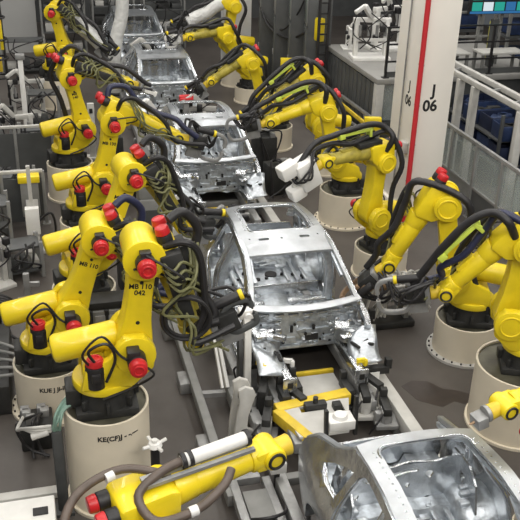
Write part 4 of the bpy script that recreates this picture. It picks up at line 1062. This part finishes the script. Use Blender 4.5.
for k, (x, y, w_, d, h, rz, lb) in enumerate(((-1.75, 2.9, .5, .35, .5, 10, 'dark valve cabinet on the floor left of the line, near the middle car rear'), (-1.5, 6.4, .5, .4, .7, 0, 'dark valve cabinet left of the second car body'), (1.45, 6.3, .5, .4, .6, 10, 'dark valve cabinet right of the second car body'), (1.5, 7.6, .45, .45, .75, 0, 'dark valve cabinet right of the second car body, farther one'), (-1.6, 8.0, .4, .5, .8, 5, 'dark valve cabinet beside the pale narrow post'), (-3.3, -.55, .36, .4, .3, 0, 'low dark connector box beside the low pedestal'))):
    t = thing('valve_cabinet', lb, 'cabinet', (x, y, 0), R(rz), 'dark valve cabinets along the line')
    MB().box((0, 0, h/2), (w_, d, h), None, .02).build('body', DARK, t)
    rn = random.Random(k+50)
    for q in range(5): MB().box((rn.uniform(-.4, .4)*w_, rn.uniform(-.4, .3)*d, h+.04), (.1, .1, .1), None, .012).build('valve', ALU, t)
    for q in range(3): MB().tube([(rn.uniform(-.4, .4)*w_, 0, h+.05), (rn.uniform(-.6, .6)*w_, -d*.7, h+.15), (rn.uniform(-.6, .6)*w_, -d*.75, h*.5), (rn.uniform(-.8, .8)*w_, -d*.9, .03)], .018, 7).build('hose', BLK, t)

t = thing('lattice_post', 'black lattice post between the dark cabinets and the platform', 'post', (3.98, 11.45, 0))
for x in (-.12, .12): MB().box((x, 0, 1.4), (.06, .06, 2.8)).build('upright', BLK, t)
for k in range(11): MB().box((0, 0, .2+.25*k), (.2, .04, .04)).build('rung', BLK, t)
MB().box((0, 0, .02), (.5, .3, .04)).build('base', DARK, t)

# dense equipment on the far left and behind the last body
def equipment(label, x, y, w_, d, h, rz, seed, m_=DGR):
    rn = random.Random(seed)
    t = thing('equipment_rack', label, 'rack', (x, y, 0), R(rz), 'equipment racks at far left')
    for sx in (-1, 1):
        for sy in (-1, 1): MB().box((sx*w_/2, sy*d/2, h/2), (.06, .06, h), None, .005).build('post', GRY, t)
    n_ = max(2, int(h/.45))
    for k in range(n_):
        z = .12+(h-.2)*k/(n_-1)
        MB().box((0, 0, z), (w_, d, .035), None, .004).build('shelf', DGR, t)
        if k < n_-1:
            for q in range(3):
                hh = rn.uniform(.12, .3); MB().box((w_*(-.32+.32*q), rn.uniform(-.1, .1)*d, z+.02+hh/2), (w_*rn.uniform(.18, .28), d*.6, hh), None, .015).build('equipment_box', rn.choice((m_, DARK, ALU, LGR, DGR)), t)
    for q in range(3): MB().tube([(rn.uniform(-.5, .5)*w_, -d/2, h), (rn.uniform(-.5, .5)*w_, -d*.7, h*.7), (rn.uniform(-.5, .5)*w_, -d*.65, h*.4), (rn.uniform(-.5, .5)*w_, -d*.5, .15)], .018, 6).build('cable', BLK, t)
    return t
for k, a in enumerate((('dark equipment rack against the pale left wall, nearest the hoop stand', -3.25, 16.6, 1.2, .6, 1.0, 0), ('dark equipment rack at left edge behind the far fixtures', -4.35, 11.0, 1.0, .6, 1.5, 8),
                       ('low equipment rack behind the white post', -2.85, 11.3, .7, .5, .9, -5), ('equipment rack between white post and upper left pedestal', -3.1, 8.75, .6, .4, .85, 0),
                       ('low equipment rack just behind the nearer left fence', -3.55, 6.1, .8, .4, .85, 0), ('equipment rack in front of the nearer left fence at left edge', -3.95, 4.75, .7, .5, .9, 5),
                       ('tall dark equipment rack behind the farthest car body, left one', -2.0, 19.0, 1.3, .7, 2.4, 0), ('tall dark equipment rack behind the farthest car body, middle one', -.4, 19.6, 1.3, .7, 2.6, 0),
                       ('tall dark equipment rack behind the farthest car body, right one', 1.2, 19.4, 1.3, .7, 2.4, 0), ('low dark equipment rack behind the third left pedestal', -3.4, 3.7, .5, .4, .6, 10))):
    equipment(*a, 100+k)
t = thing('grey_sleeve', 'tall light grey sleeve column rising beside the farthest car body', 'column', (-.95, 13.9, 0))
MB().tube([(0, 0, 0), (.02, 0, .9), (.12, .05, 1.5), (.28, .1, 2.1), (.34, .1, 3.2)], .17, 16).build('sleeve', SLV, t)
MB().cyl((0, 0, 0), (0, 0, .06), .28, None, 24, .01).build('base', DARK, t)
